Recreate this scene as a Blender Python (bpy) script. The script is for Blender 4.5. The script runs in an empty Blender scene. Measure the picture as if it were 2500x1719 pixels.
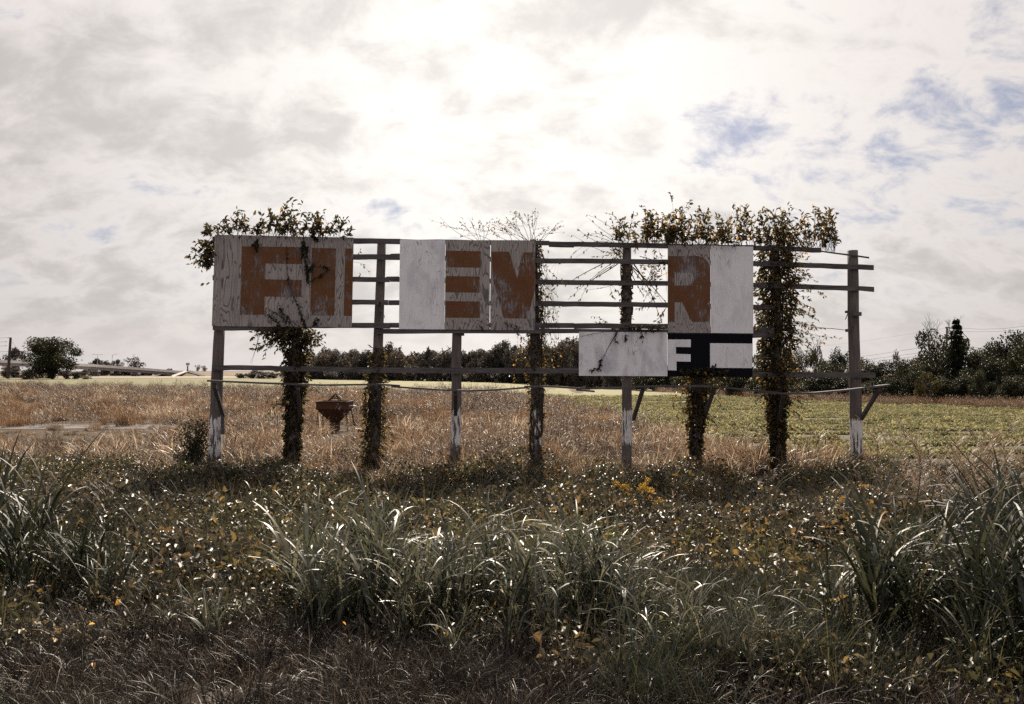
import bpy, math, random
import numpy as np
from mathutils import Vector

rng = np.random.default_rng(7)
random.seed(7)
sc = bpy.context.scene
COL = sc.collection
R = math.radians

# ------------------------------------------------------------------ camera
F = 2000.0            # focal length in pixels of the 2500 px wide photograph
CZ = 3.0              # eye height above the ground at the sign
HY = 905.0            # horizon row
cam_d = bpy.data.cameras.new('camera')
cam = bpy.data.objects.new('camera', cam_d)
COL.objects.link(cam)
cam_d.sensor_width = 36
cam_d.lens = 36 * F / 2500
cam_d.shift_y = (HY - 859.5) / 2500
cam_d.clip_start = 0.05
cam_d.clip_end = 9000
cam.location = (0, 0, CZ)
cam.rotation_euler = (R(90), 0, 0)
sc.camera = cam

# ------------------------------------------------------------------ sun, exposure
SUN_EL, SUN_AZ = R(40), R(2)
sdir = Vector((math.sin(SUN_AZ) * math.cos(SUN_EL), math.cos(SUN_AZ) * math.cos(SUN_EL), math.sin(SUN_EL)))
sun_d = bpy.data.lights.new('sun', 'SUN')
sun_d.energy = 5.0
sun_d.angle = R(0.8)
sun_d.color = (1.0, 0.88, 0.72)
sun = bpy.data.objects.new('sun', sun_d)
COL.objects.link(sun)
sun.rotation_euler = (-sdir).to_track_quat('-Z', 'Y').to_euler()
sun.location = (0, 60, 80)
sc.view_settings.view_transform = 'Standard'
sc.view_settings.look = 'None'
sc.view_settings.gamma = 1
sc.view_settings.exposure = 1.35
sc.view_settings.use_curve_mapping = False
sc.render.engine = 'CYCLES'
sc.cycles.max_bounces = 3
sc.cycles.transmission_bounces = 4
sc.cycles.diffuse_bounces = 2
sc.cycles.glossy_bounces = 2
sc.cycles.use_denoising = False
sc.cycles.denoiser = 'OPENIMAGEDENOISE'
sc.cycles.denoising_input_passes = 'RGB_ALBEDO_NORMAL'


# ------------------------------------------------------------------ node helper
class NT:
    def __init__(self, tree):
        self.t = tree

    def n(self, typ, **kw):
        nd = self.t.nodes.new(typ)
        for k, v in kw.items():
            setattr(nd, k, v)
        return nd

    def put(self, sock, v):
        if v is None:
            return
        if hasattr(v, 'is_output'):
            self.t.links.new(v, sock)
        else:
            if sock.type == 'RGBA' and len(v) == 3:
                v = (*v, 1)
            sock.default_value = v

    def m(self, op, a, b=None, c=None, clamp=False):
        nd = self.n('ShaderNodeMath', operation=op, use_clamp=clamp)
        for i, v in enumerate((a, b, c)):
            if v is not None:
                self.put(nd.inputs[i], v)
        return nd.outputs[0]

    def vm(self, op, a, b=None):
        nd = self.n('ShaderNodeVectorMath', operation=op)
        self.put(nd.inputs[0], a)
        if b is not None:
            self.put(nd.inputs[1], b)
        return nd.outputs['Value'] if op in ('DOT_PRODUCT', 'LENGTH') else nd.outputs[0]

    def ss(self, v, a, b, oa=0.0, ob=1.0, kind='SMOOTHSTEP'):
        nd = self.n('ShaderNodeMapRange', interpolation_type=kind)
        self.put(nd.inputs['Value'], v)
        nd.inputs['From Min'].default_value = a
        nd.inputs['From Max'].default_value = b
        nd.inputs['To Min'].default_value = oa
        nd.inputs['To Max'].default_value = ob
        return nd.outputs[0]

    def mix(self, f, a, b, blend='MIX'):
        nd = self.n('ShaderNodeMix', data_type='RGBA', blend_type=blend)
        self.put(nd.inputs[0], f)
        self.put(nd.inputs[6], a)
        self.put(nd.inputs[7], b)
        return nd.outputs[2]

    def noise(self, vec, scale, detail=4, rough=0.55, dist=0.0):
        nd = self.n('ShaderNodeTexNoise')
        self.put(nd.inputs['Vector'], vec)
        nd.inputs['Scale'].default_value = scale
        nd.inputs['Detail'].default_value = detail
        nd.inputs['Roughness'].default_value = rough
        nd.inputs['Distortion'].default_value = dist
        return nd.outputs[0]

    def sep(self, v):
        nd = self.n('ShaderNodeSeparateXYZ')
        self.put(nd.inputs[0], v)
        return nd.outputs

    def comb(self, x, y, z):
        nd = self.n('ShaderNodeCombineXYZ')
        for i, v in enumerate((x, y, z)):
            self.put(nd.inputs[i], v)
        return nd.outputs[0]

    def ramp(self, v, stops, interp='LINEAR'):
        nd = self.n('ShaderNodeValToRGB')
        cr = nd.color_ramp
        cr.interpolation = interp
        while len(cr.elements) < len(stops):
            cr.elements.new(0.5)
        for e, (p, c) in zip(cr.elements, stops):
            e.position = p
            e.color = (*c, 1)
        self.put(nd.inputs[0], v)
        return nd.outputs[0]


# ------------------------------------------------------------------ world: Nishita sky and a broken cloud layer
world = bpy.data.worlds.new('World')
sc.world = world
world.use_nodes = True
wt = world.node_tree
wt.nodes.clear()
W = NT(wt)
sky = W.n('ShaderNodeTexSky', sky_type='NISHITA', sun_disc=False)
sky.sun_elevation = SUN_EL
sky.sun_rotation = SUN_AZ
sky.air_density = 1.0
sky.dust_density = 1.2
sky.ozone_density = 2.0
tc = W.n('ShaderNodeTexCoord')
d = tc.outputs['Generated']
SKY_SEED = 2.7
dx, dy, dz = W.sep(d)
zc_ = W.m('MAXIMUM', dz, 0.0)
den = W.m('ADD', zc_, 0.55)
pl = W.comb(W.m('DIVIDE', dx, den), W.m('DIVIDE', dy, den), SKY_SEED)
cover = W.noise(pl, 2.0, 2, 0.5, 0.0)
fine = W.noise(W.vm('MULTIPLY', pl, (1.0, 1.3, 1.0)), 8.5, 8, 0.62, 0.25)
glare = W.m('POWER', W.m('MAXIMUM', W.vm('DOT_PRODUCT', d, tuple(sdir)), 0.0), 5.0)
body = W.m('ADD', W.m('MULTIPLY', cover, 0.8), W.m('MULTIPLY', fine, 1.0))
dens = W.m('ADD', body, W.m('MULTIPLY', glare, 0.34))
mask = W.ss(dens, 0.73, 0.96, 0.10, 1.0)
# thin cloud is brighter towards the sun and mauve grey to the side; sky behind the viewer is brightened to light the panels
sector = W.m('MULTIPLY', W.m('EXPONENT', W.m('MULTIPLY', W.m('MULTIPLY', dx, dx), -6.0)), W.ss(dy, -0.1, 0.5))
lift = W.ss(dz, 0.0, 0.30, 0.5, 1.0)
front = W.ss(dy, 0.45, -0.35, 0.0, 0.16)  # extra sky brightness added behind the viewer to fill the panel faces
bright = W.m('ADD', W.m('ADD', W.m('MULTIPLY', W.m('MULTIPLY', sector, lift), 0.215), 0.375), front)
bright = W.m('MULTIPLY', bright, W.ss(body, 0.78, 1.10, 1.16, 0.83))
tint = W.mix(sector, (1.0, 0.925, 0.89), (1.0, 0.955, 0.90))
sc10 = W.vm('MULTIPLY', tint, W.comb(bright, bright, bright))
cloudc = W.vm('MULTIPLY', sc10, (10, 10, 10))
skyc = W.vm('MULTIPLY', sky.outputs[0], (0.34, 0.33, 0.36))
horiz = W.ss(dz, 0.0, 0.17, 1.0, 0.0)
hb = W.m('ADD', W.m('MULTIPLY', sector, 2.2), 3.4)
hazec = W.vm('MULTIPLY', W.comb(hb, hb, hb), (1.0, 0.925, 0.90))
base = W.mix(horiz, skyc, hazec)
full = W.mix(W.m('MULTIPLY', mask, W.ss(dz, -0.01, 0.10, 0.2, 0.97)), base, cloudc)
bg = W.n('ShaderNodeBackground')
wt.links.new(full, bg.inputs[0])
bg.inputs[1].default_value = 0.068
world.cycles.sampling_method = 'MANUAL'
world.cycles.sample_map_resolution = 256
wo = W.n('ShaderNodeOutputWorld')
wt.links.new(bg.outputs[0], wo.inputs[0])


# ------------------------------------------------------------------ object helpers
def fast_mesh(name, V, Q, mat, rnd=None, smooth=False):
    V = np.asarray(V, np.float32).reshape(-1, 3)
    Q = np.asarray(Q, np.int32).reshape(-1, 4)
    me = bpy.data.meshes.new(name)
    me.vertices.add(len(V))
    me.vertices.foreach_set('co', V.ravel())
    me.loops.add(Q.size)
    me.loops.foreach_set('vertex_index', Q.ravel())
    me.polygons.add(len(Q))
    me.polygons.foreach_set('loop_start', np.arange(0, Q.size, 4, dtype=np.int32))
    me.polygons.foreach_set('loop_total', np.full(len(Q), 4, np.int32))
    if smooth:
        me.polygons.foreach_set('use_smooth', np.ones(len(Q), bool))
    me.update(calc_edges=True)
    me.validate()
    if rnd is not None:
        a = me.attributes.new('rnd', 'FLOAT', 'FACE')
        a.data.foreach_set('value', np.asarray(rnd, np.float32))
    for m in (mat if isinstance(mat, (list, tuple)) else [mat]):
        me.materials.append(m)
    return me


def link(name, me, parent=None):
    o = bpy.data.objects.new(name, me)
    COL.objects.link(o)
    if parent is not None:
        o.parent = parent
    return o


def tag(o, label=None, cat=None, group=None, kind=None):
    if label:
        o['label'] = label
    if cat:
        o['category'] = cat
    if group:
        o['group'] = group
    if kind:
        o['kind'] = kind
    return o


def empty(name, loc, label, cat, group=None):
    o = bpy.data.objects.new(name, None)
    COL.objects.link(o)
    o.location = loc
    o.empty_display_size = 0.3
    return tag(o, label, cat, group)


def poly_mesh(name, verts, faces, mat, smooth=False):
    me = bpy.data.meshes.new(name)
    me.from_pydata([tuple(v) for v in verts], [], faces)
    me.update()
    if smooth:
        for p in me.polygons:
            p.use_smooth = True
    for m in (mat if isinstance(mat, (list, tuple)) else [mat]):
        me.materials.append(m)
    return me


def tube_vf(pts, rads, n=6, v0=0, cap=True):
    """vertices and faces of a tapered tube through pts"""
    V, Fc = [], []
    pts = [Vector(p) for p in pts]
    for i, p in enumerate(pts):
        t = (pts[min(i + 1, len(pts) - 1)] - pts[max(i - 1, 0)]).normalized()
        a = t.cross(Vector((0, 1, 0)) if abs(t.y) < 0.9 else Vector((1, 0, 0))).normalized()
        b = t.cross(a)
        for k in range(n):
            w = 2 * math.pi * k / n
            V.append(p + (a * math.cos(w) + b * math.sin(w)) * rads[i])
    for i in range(len(pts) - 1):
        for k in range(n):
            k2 = (k + 1) % n
            Fc.append((v0 + i * n + k, v0 + i * n + k2, v0 + (i + 1) * n + k2, v0 + (i + 1) * n + k))
    if cap:
        Fc.append(tuple(v0 + k for k in range(n))[::-1])
        Fc.append(tuple(v0 + (len(pts) - 1) * n + k for k in range(n)))
    return V, Fc


class MB:
    def __init__(self):
        self.V, self.F = [], []

    def tube(self, pts, rads, n=6, cap=True):
        if not hasattr(rads, '__len__'):
            rads = [rads] * len(pts)
        v, f = tube_vf(pts, rads, n, len(self.V), cap)
        self.V += v
        self.F += f
        return self

    def box(self, lo, hi):
        o = len(self.V)
        (x0, y0, z0), (x1, y1, z1) = lo, hi
        self.V += [Vector(p) for p in ((x0, y0, z0), (x1, y0, z0), (x1, y1, z0), (x0, y1, z0), (x0, y0, z1), (x1, y0, z1), (x1, y1, z1), (x0, y1, z1))]
        self.F += [tuple(o + i for i in f) for f in ((0, 3, 2, 1), (4, 5, 6, 7), (0, 1, 5, 4), (1, 2, 6, 5), (2, 3, 7, 6), (3, 0, 4, 7))]
        return self

    def prism(self, front, back):
        o, n = len(self.V), len(front)
        self.V += [Vector(p) for p in front] + [Vector(p) for p in back]
        self.F.append(tuple(range(o, o + n)))
        self.F.append(tuple(range(o + 2 * n - 1, o + n - 1, -1)))
        for i in range(n):
            j = (i + 1) % n
            self.F.append((o + i, o + n + i, o + n + j, o + j))
        return self

    def strip(self, rings):
        """closed tube of equal rings"""
        o, n = len(self.V), len(rings[0])
        for r in rings:
            self.V += [Vector(p) for p in r]
        for i in range(len(rings) - 1):
            for k in range(n):
                j = (k + 1) % n
                self.F.append((o + i * n + k, o + i * n + j, o + (i + 1) * n + j, o + (i + 1) * n + k))
        self.F.append(tuple(o + k for k in range(n))[::-1])
        self.F.append(tuple(o + (len(rings) - 1) * n + k for k in range(n)))
        return self

    def build(self, name, mat, parent=None, origin=(0, 0, 0), smooth=False):
        off = Vector(origin)
        return link(name, poly_mesh(name, [v - off for v in self.V], self.F, mat, smooth), parent)


def unit(a):
    return a / np.maximum(np.linalg.norm(a, axis=-1, keepdims=True), 1e-9)


def rvec(n):
    return unit(rng.normal(size=(n, 3)))


def leaf_batch(P, D, U, L, Wd, fold=0.25):
    """n leaves, two quads each; P base, D direction, U rough normal"""
    n = len(P)
    D = unit(D)
    S = unit(np.cross(D, U))
    N = np.cross(S, D)
    L = np.broadcast_to(np.asarray(L, float), (n,))[:, None]
    Wd = np.broadcast_to(np.asarray(Wd, float), (n,))[:, None]
    b = P
    t = P + D * L - N * L * 0.18
    l1 = P + D * L * 0.30 + S * Wd * 0.48 + N * Wd * fold
    l2 = P + D * L * 0.68 + S * Wd * 0.36 + N * (Wd * fold - L * 0.06)
    r1 = P + D * L * 0.30 - S * Wd * 0.48 + N * Wd * fold
    r2 = P + D * L * 0.68 - S * Wd * 0.36 + N * (Wd * fold - L * 0.06)
    V = np.stack([b, l1, l2, t, r2, r1], 1).reshape(-1, 3)
    k = np.arange(n)[:, None] * 6
    Q = np.stack([k + np.array([0, 3, 2, 1]), k + np.array([0, 5, 4, 3])], 1).reshape(-1, 4)
    return V, Q


def blade_batch(P, az, L, Wd, p0, p1, n=4, tw=0.0):
    """arching grass blades as ribbons"""
    N = len(P)
    t = np.linspace(0, 1, n + 1)
    phi = p0[:, None] + (p1 - p0)[:, None] * t[None, :] ** 1.4
    ds = (L / n)[:, None]
    ph = (phi[:, :-1] + phi[:, 1:]) / 2
    h = np.concatenate([np.zeros((N, 1)), np.cumsum(np.sin(ph) * ds, 1)], 1)
    v = np.concatenate([np.zeros((N, 1)), np.cumsum(np.cos(ph) * ds, 1)], 1)
    C = np.stack([P[:, 0:1] + h * np.cos(az)[:, None], P[:, 1:2] + h * np.sin(az)[:, None], P[:, 2:3] + v], -1)
    w = (Wd[:, None] * np.minimum(1, 0.45 + 2.2 * t) * (1 - t * 0.97) ** 0.65) / 2
    twist = (np.broadcast_to(tw, (N,))[:, None]) * t[None, :]
    sx = np.stack([-np.sin(az), np.cos(az), np.zeros(N)], -1)[:, None, :]
    nn = np.stack([-np.cos(phi) * np.cos(az)[:, None], -np.cos(phi) * np.sin(az)[:, None], np.sin(phi)], -1)
    S = sx * np.cos(twist)[..., None] + nn * np.sin(twist)[..., None]
    A = C + S * w[..., None]
    B = C - S * w[..., None]
    V = np.stack([A, B], 2).reshape(-1, 3)
    k = (np.arange(N) * (n + 1) * 2)[:, None, None]
    i = (np.arange(n) * 2)[None, :, None]
    Q = (k + i + np.array([0, 1, 3, 2])[None, None, :]).reshape(-1, 4)
    return V, Q


def join(*parts):
    Vs, Qs, Rs, o = [], [], [], 0
    for V, Q, r in parts:
        Vs.append(V)
        Qs.append(Q + o)
        Rs.append(np.broadcast_to(r, (len(Q),)))
        o += len(V)
    return np.concatenate(Vs), np.concatenate(Qs), np.concatenate(Rs)


def scatter(name, pts, variants, var=None, scl=None, rot=None, label=None, cat=None):
    """one 'stuff' object: variants instanced on its points"""
    n = len(pts)
    me = bpy.data.meshes.new(name)
    me.vertices.add(n)
    me.vertices.foreach_set('co', np.asarray(pts, np.float32).ravel())
    if var is None:
        var = rng.integers(0, len(variants), n)
    if scl is None:
        scl = rng.uniform(0.8, 1.2, n)
    if rot is None:
        rot = np.stack([rng.normal(0, 0.08, n), rng.normal(0, 0.08, n), rng.uniform(0, 6.283, n)], 1)
    me.attributes.new('var', 'INT', 'POINT').data.foreach_set('value', np.asarray(var, np.int32))
    me.attributes.new('scl', 'FLOAT', 'POINT').data.foreach_set('value', np.asarray(scl, np.float32))
    me.attributes.new('rot', 'FLOAT_VECTOR', 'POINT').data.foreach_set('vector', np.asarray(rot, np.float32).ravel())
    c = bpy.data.collections.new(name + '_kinds')
    for i, v in enumerate(variants):
        ob = bpy.data.objects.new('%s_kind_%02d' % (name, i), v)
        c.objects.link(ob)
    g = bpy.data.node_groups.new(name + '_scatter', 'GeometryNodeTree')
    g.interface.new_socket('Geometry', in_out='INPUT', socket_type='NodeSocketGeometry')
    g.interface.new_socket('Geometry', in_out='OUTPUT', socket_type='NodeSocketGeometry')
    gi, go = g.nodes.new('NodeGroupInput'), g.nodes.new('NodeGroupOutput')
    ip = g.nodes.new('GeometryNodeInstanceOnPoints')
    ci = g.nodes.new('GeometryNodeCollectionInfo')
    ci.inputs[0].default_value = c
    ci.inputs[1].default_value = True
    ci.inputs[2].default_value = True

    def attr(nm, typ):
        a = g.nodes.new('GeometryNodeInputNamedAttribute')
        a.data_type = typ
        a.inputs[0].default_value = nm
        return a.outputs[0]
    e2r = g.nodes.new('FunctionNodeEulerToRotation')
    L = g.links.new
    L(gi.outputs[0], ip.inputs['Points'])
    L(ci.outputs[0], ip.inputs['Instance'])
    ip.inputs['Pick Instance'].default_value = True
    L(attr('var', 'INT'), ip.inputs['Instance Index'])
    L(attr('rot', 'FLOAT_VECTOR'), e2r.inputs[0])
    L(e2r.outputs[0], ip.inputs['Rotation'])
    L(attr('scl', 'FLOAT'), ip.inputs['Scale'])
    L(ip.outputs[0], go.inputs[0])
    o = link(name, me)
    md = o.modifiers.new('scatter', 'NODES')
    md.node_group = g
    return tag(o, label, cat, kind='stuff')


# ------------------------------------------------------------------ ground shape
def sst(a, b, x):
    t = np.clip((np.asarray(x, float) - a) / (b - a), 0, 1)
    return t * t * (3 - 2 * t)


def n2(x, y, f=1.0, s=0.0):
    x, y = np.asarray(x) * f, np.asarray(y) * f
    return (np.sin(1.31 * x + 2.13 * y + 1.7 + s) + np.sin(2.47 * x - 1.13 * y + 0.4 + 2 * s) * 0.7 + np.sin(-0.71 * x + 3.3 * y + 2.2 - s) * 0.5
            + np.sin(4.1 * x + 3.7 * y + s * 3) * 0.35) / 2.55


def gz(x, y):
    x, y = np.asarray(x, float), np.asarray(y, float)
    z = 1.3 * (1 - sst(3.5, 15.5, y))
    z = z - 0.70 * sst(35, 90, y) * sst(-12, 14, x) * (1 - sst(150, 260, y))
    z = z - 0.22 * sst(100, 300, y)
    z = z + 0.05 * n2(x, y, 0.6) * (1 - sst(30, 60, y))
    return z


def P(px, py, Y):
    return Vector(((px - 1250) / F * Y, Y, CZ - (py - HY) / F * Y))


def GP(px, Y):
    x = (px - 1250) / F * Y
    return Vector((x, Y, float(gz(x, Y))))


FBX = np.array([-400, -107, -50, -15, 2.7, 6.0, 6.5, 6.9, 7.6, 9, 11, 17, 30, 400])
FBY = np.array([200, 165, 128, 116, 104, 78, 52, 39, 32, 27.5, 26, 26, 25.5, 25])


def field_y(x):
    return np.interp(x, FBX, FBY)


# ------------------------------------------------------------------ materials
def mat_new(name):
    m = bpy.data.materials.new(name)
    m.use_nodes = True
    m.node_tree.nodes.clear()
    return m, NT(m.node_tree)


def finish(m, T, color, rough=0.8, bump=None, bstr=0.3, bdist=0.01, spec=0.3, metal=0.0, shader=None):
    if shader is None:
        b = T.n('ShaderNodeBsdfPrincipled')
        T.put(b.inputs['Base Color'], color)
        T.put(b.inputs['Roughness'], rough)
        T.put(b.inputs['Metallic'], metal)
        b.inputs['Specular IOR Level'].default_value = spec
        if bump is not None:
            bp = T.n('ShaderNodeBump')
            bp.inputs['Strength'].default_value = bstr
            bp.inputs['Distance'].default_value = bdist
            T.put(bp.inputs['Height'], bump)
            m.node_tree.links.new(bp.outputs[0], b.inputs['Normal'])
        shader = b.outputs[0]
    out = T.n('ShaderNodeOutputMaterial')
    m.node_tree.links.new(shader, out.inputs[0])
    return m


def leaf_mat(name, stops, trans=0.4, rough=0.45, spec=0.4, tr_gain=1.6, jitter=0.5, hue=(1, 1, 1)):
    m, T = mat_new(name)
    a = T.n('ShaderNodeAttribute', attribute_name='rnd')
    oi = T.n('ShaderNodeObjectInfo')
    f = T.m('ADD', a.outputs['Fac'], T.m('MULTIPLY', T.m('SUBTRACT', oi.outputs['Random'], 0.5), jitter), clamp=True)
    c = T.ramp(f, stops)
    b = T.n('ShaderNodeBsdfPrincipled')
    T.put(b.inputs['Base Color'], c)
    b.inputs['Roughness'].default_value = rough
    b.inputs['Specular IOR Level'].default_value = spec
    tr = T.n('ShaderNodeBsdfTranslucent')
    g = T.vm('MULTIPLY', c, tuple(tr_gain * h for h in hue))
    m.node_tree.links.new(g, tr.inputs[0])
    mx = T.n('ShaderNodeMixShader')
    mx.inputs[0].default_value = trans
    m.node_tree.links.new(b.outputs[0], mx.inputs[1])
    m.node_tree.links.new(tr.outputs[0], mx.inputs[2])
    return finish(m, T, None, shader=mx.outputs[0])


def wood_mat(name, dark, light, axis='Z', scale=1.0, paint=None):
    """weathered timber, grain along the axis"""
    m, T = mat_new(name)
    tcn = T.n('ShaderNodeTexCoord')
    oi = T.n('ShaderNodeObjectInfo')
    v = T.vm('ADD', tcn.outputs['Object'], T.vm('MULTIPLY', T.comb(oi.outputs['Random'], oi.outputs['Random'], oi.outputs['Random']), (13, 7, 5)))
    st = {'Z': (14, 14, 0.9), 'X': (0.9, 14, 14)}[axis]
    g = T.noise(T.vm('MULTIPLY', v, tuple(s * scale for s in st)), 1.6, 6, 0.65, 0.3)
    big = T.noise(v, 1.1, 3)
    f = T.m('ADD', T.m('MULTIPLY', g, 0.8), T.m('MULTIPLY', big, 0.35))
    c = T.ramp(f, [(0.36, dark), (0.52, tuple((a + b) / 2 for a, b in zip(dark, light))), (0.72, light)])
    knots = T.noise(v, 7.0, 2)
    c = T.mix(T.ss(knots, 0.70, 0.74), c, tuple(a * 0.35 for a in dark))
    bumpv = g
    if paint:
        z = T.sep(tcn.outputs['Object'])[2]
        edge = T.noise(T.vm('MULTIPLY', v, (9, 9, 1.3)), 1.5, 7, 0.7)
        z = T.m('ADD', z, T.m('MULTIPLY', T.m('SUBTRACT', oi.outputs['Random'], 0.5), 0.35))
        hm = T.ss(z, paint - 0.16, paint + 0.10, 1.0, 0.0, 'LINEAR')
        low = T.ss(z, 0.55, 1.0, 0.16, 0.0)
        thr = T.m('SUBTRACT', T.m('ADD', edge, T.m('MULTIPLY', hm, 0.345)), low)
        pm = T.ss(thr, 0.80, 0.83)
        pm = T.m('MULTIPLY', pm, T.ss(hm, 0.02, 0.2))
        pc = T.mix(T.noise(v, 5, 6, 0.7), (0.42, 0.40, 0.42), (0.78, 0.76, 0.76))
        c = T.mix(pm, c, pc)
        bumpv = T.m('ADD', g, T.m('MULTIPLY', pm, 0.4))
    return finish(m, T, c, 0.85, bumpv, 0.55, 0.012, 0.2)


def ply_nodes(T, seed_random=True):
    tcn = T.n('ShaderNodeTexCoord')
    oi = T.n('ShaderNodeObjectInfo')
    v = tcn.outputs['Object']
    if seed_random:
        v = T.vm('ADD', v, T.vm('MULTIPLY', T.comb(oi.outputs['Random'], oi.outputs['Random'], oi.outputs['Random']), (31, 0, 17)))
    st = T.vm('MULTIPLY', v, (1.0, 0.0, 0.16))
    cn = T.noise(st, 2.3, 3, 0.45, 0.25)
    rings = T.m('SINE', T.m('MULTIPLY', cn, 150.0))
    fineg = T.noise(T.vm('MULTIPLY', v, (26, 0, 1.1)), 2.0, 5, 0.65)
    blot = T.noise(v, 2.6, 6, 0.65)
    return v, rings, fineg, blot


def ply_colour(T, rings, fineg, blot, dark, light):
    f = T.m('ADD', T.m('ADD', T.m('MULTIPLY', T.ss(rings, 0.35, 1.0), 0.34), T.m('MULTIPLY', fineg, 0.55)), T.m('MULTIPLY', blot, 0.30))
    return T.ramp(f, [(0.34, light), (0.58, tuple(0.62 * l + 0.38 * k for l, k in zip(light, dark))), (0.86, dark)])


PLY_D, PLY_L = (0.052, 0.050, 0.060), (0.33, 0.292, 0.278)


def mat_plywood():
    m, T = mat_new('weathered plywood')
    v, r, g, b = ply_nodes(T)
    c = ply_colour(T, r, g, b, PLY_D, PLY_L)
    holes = T.n('ShaderNodeTexVoronoi')
    T.put(holes.inputs['Vector'], T.vm('MULTIPLY', v, (1, 0, 1)))
    holes.inputs['Scale'].default_value = 5.0
    c = T.mix(T.ss(holes.outputs['Distance'], 0.025, 0.05, 1, 0), c, (0.02, 0.015, 0.015))
    return finish(m, T, c, 0.85, T.m('ADD', T.m('MULTIPLY', r, -0.5), g), 0.35, 0.006, 0.2)


def mat_letter():
    m, T = mat_new('flaking rust brown paint')
    v, r, g, b = ply_nodes(T)
    wood = ply_colour(T, r, g, b, PLY_D, (0.20, 0.18, 0.19))
    w1 = T.noise(T.vm('MULTIPLY', v, (9, 0, 1.6)), 1.9, 9, 0.75)
    w2 = T.noise(v, 1.5, 4, 0.6)
    wear = T.m('ADD', T.m('ADD', T.m('MULTIPLY', w1, 0.70), T.m('MULTIPLY', w2, 0.62)), T.m('MULTIPLY', T.ss(r, 0.5, 1.0), 0.085))
    pm = T.ss(wear, 0.715, 0.755)
    pc = T.mix(T.noise(v, 3.0, 6, 0.65), (0.070, 0.026, 0.009), (0.15, 0.056, 0.017))
    pc = T.mix(T.ss(T.noise(v, 22, 5, 0.7), 0.56, 0.66), pc, (0.15, 0.075, 0.02))
    c = T.mix(pm, pc, wood)
    return finish(m, T, c, 0.7, T.m('ADD', T.m('MULTIPLY', pm, -0.7), T.m('MULTIPLY', g, 0.4)), 0.4, 0.006, 0.3)


def mat_white(name='white painted plywood', horiz=False, stain=0.5):
    m, T = mat_new(name)
    v, r, g, b = ply_nodes(T)
    if horiz:
        g = T.noise(T.vm('MULTIPLY', v, (1.0, 0, 26)), 2.0, 5, 0.65)
    sm = T.noise(T.vm('MULTIPLY', v, (1.6, 0, 0.8)), 1.3, 6, 0.62, 0.4)
    c = T.mix(T.m('MULTIPLY', T.ss(sm, 0.44, 0.68), stain), (0.71, 0.69, 0.725), (0.38, 0.375, 0.42))
    c = T.mix(T.m('MULTIPLY', T.ss(g, 0.46, 0.78), 0.5), c, (0.42, 0.41, 0.44))
    line = T.m('MULTIPLY', T.ss(r, 0.86, 1.0), T.ss(T.noise(v, 1.1, 2), 0.48, 0.62))
    c = T.mix(T.m('MULTIPLY', line, 0.6), c, (0.16, 0.15, 0.16))
    runs = T.noise(T.vm('MULTIPLY', v, (5.0, 0, 0.35)), 2.0, 5, 0.6)
    c = T.mix(T.m('MULTIPLY', T.ss(runs, 0.56, 0.74), 0.45), c, (0.33, 0.29, 0.27))
    vo = T.n('ShaderNodeTexVoronoi')
    T.put(vo.inputs['Vector'], T.vm('MULTIPLY', v, (1, 0, 1)))
    vo.inputs['Scale'].default_value = 4.2
    c = T.mix(T.ss(vo.outputs['Distance'], 0.03, 0.06, 0.8, 0.0), c, (0.10, 0.07, 0.06))
    spots = T.noise(v, 16, 3, 0.5)
    c = T.mix(T.ss(spots, 0.735, 0.76), c, (0.12, 0.11, 0.11))
    return finish(m, T, c, 0.75, T.m('ADD', g, T.m('MULTIPLY', line, -0.8)), 0.3, 0.005, 0.25)


def mat_black():
    m, T = mat_new('black painted plywood')
    tcn = T.n('ShaderNodeTexCoord')
    v = tcn.outputs['Object']
    z = T.sep(v)[2]
    n = T.noise(v, 9, 7, 0.7)
    edge = T.ss(z, 4.02, 4.15)
    fl = T.ss(T.m('ADD', n, T.m('MULTIPLY', edge, 0.22)), 0.715, 0.735)
    c = T.mix(fl, T.mix(T.noise(v, 3, 5), (0.003, 0.003, 0.005), (0.007, 0.007, 0.010)), (0.62, 0.6, 0.62))
    return finish(m, T, c, 0.9, n, 0.15, 0.004, 0.08)


def mat_plain(name, c1, c2, scale=3.0, rough=0.85, bstr=0.3, bdist=0.02, spec=0.25, metal=0.0):
    m, T = mat_new(name)
    tcn = T.n('ShaderNodeTexCoord')
    n = T.noise(tcn.outputs['Object'], scale, 7, 0.65)
    return finish(m, T, T.ramp(n, [(0.3, c1), (0.7, c2)]), rough, n, bstr, bdist, spec, metal)


def mat_rust():
    m, T = mat_new('rusted steel')
    tcn = T.n('ShaderNodeTexCoord')
    v = tcn.outputs['Object']
    n = T.noise(v, 4.0, 8, 0.7)
    c = T.ramp(n, [(0.3, (0.035, 0.017, 0.011)), (0.52, (0.055, 0.022, 0.013)), (0.75, (0.09, 0.040, 0.021))])
    splash = T.m('ADD', T.noise(T.vm('MULTIPLY', v, (1, 1, 0.5)), 3.1, 7, 0.7), T.m('MULTIPLY', T.ss(T.sep(v)[0], 0.0, 0.6), 0.08))
    c = T.mix(T.ss(splash, 0.64, 0.67), c, (0.45, 0.42, 0.42))
    return finish(m, T, c, 0.85, n, 0.5, 0.01, 0.2)


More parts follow.
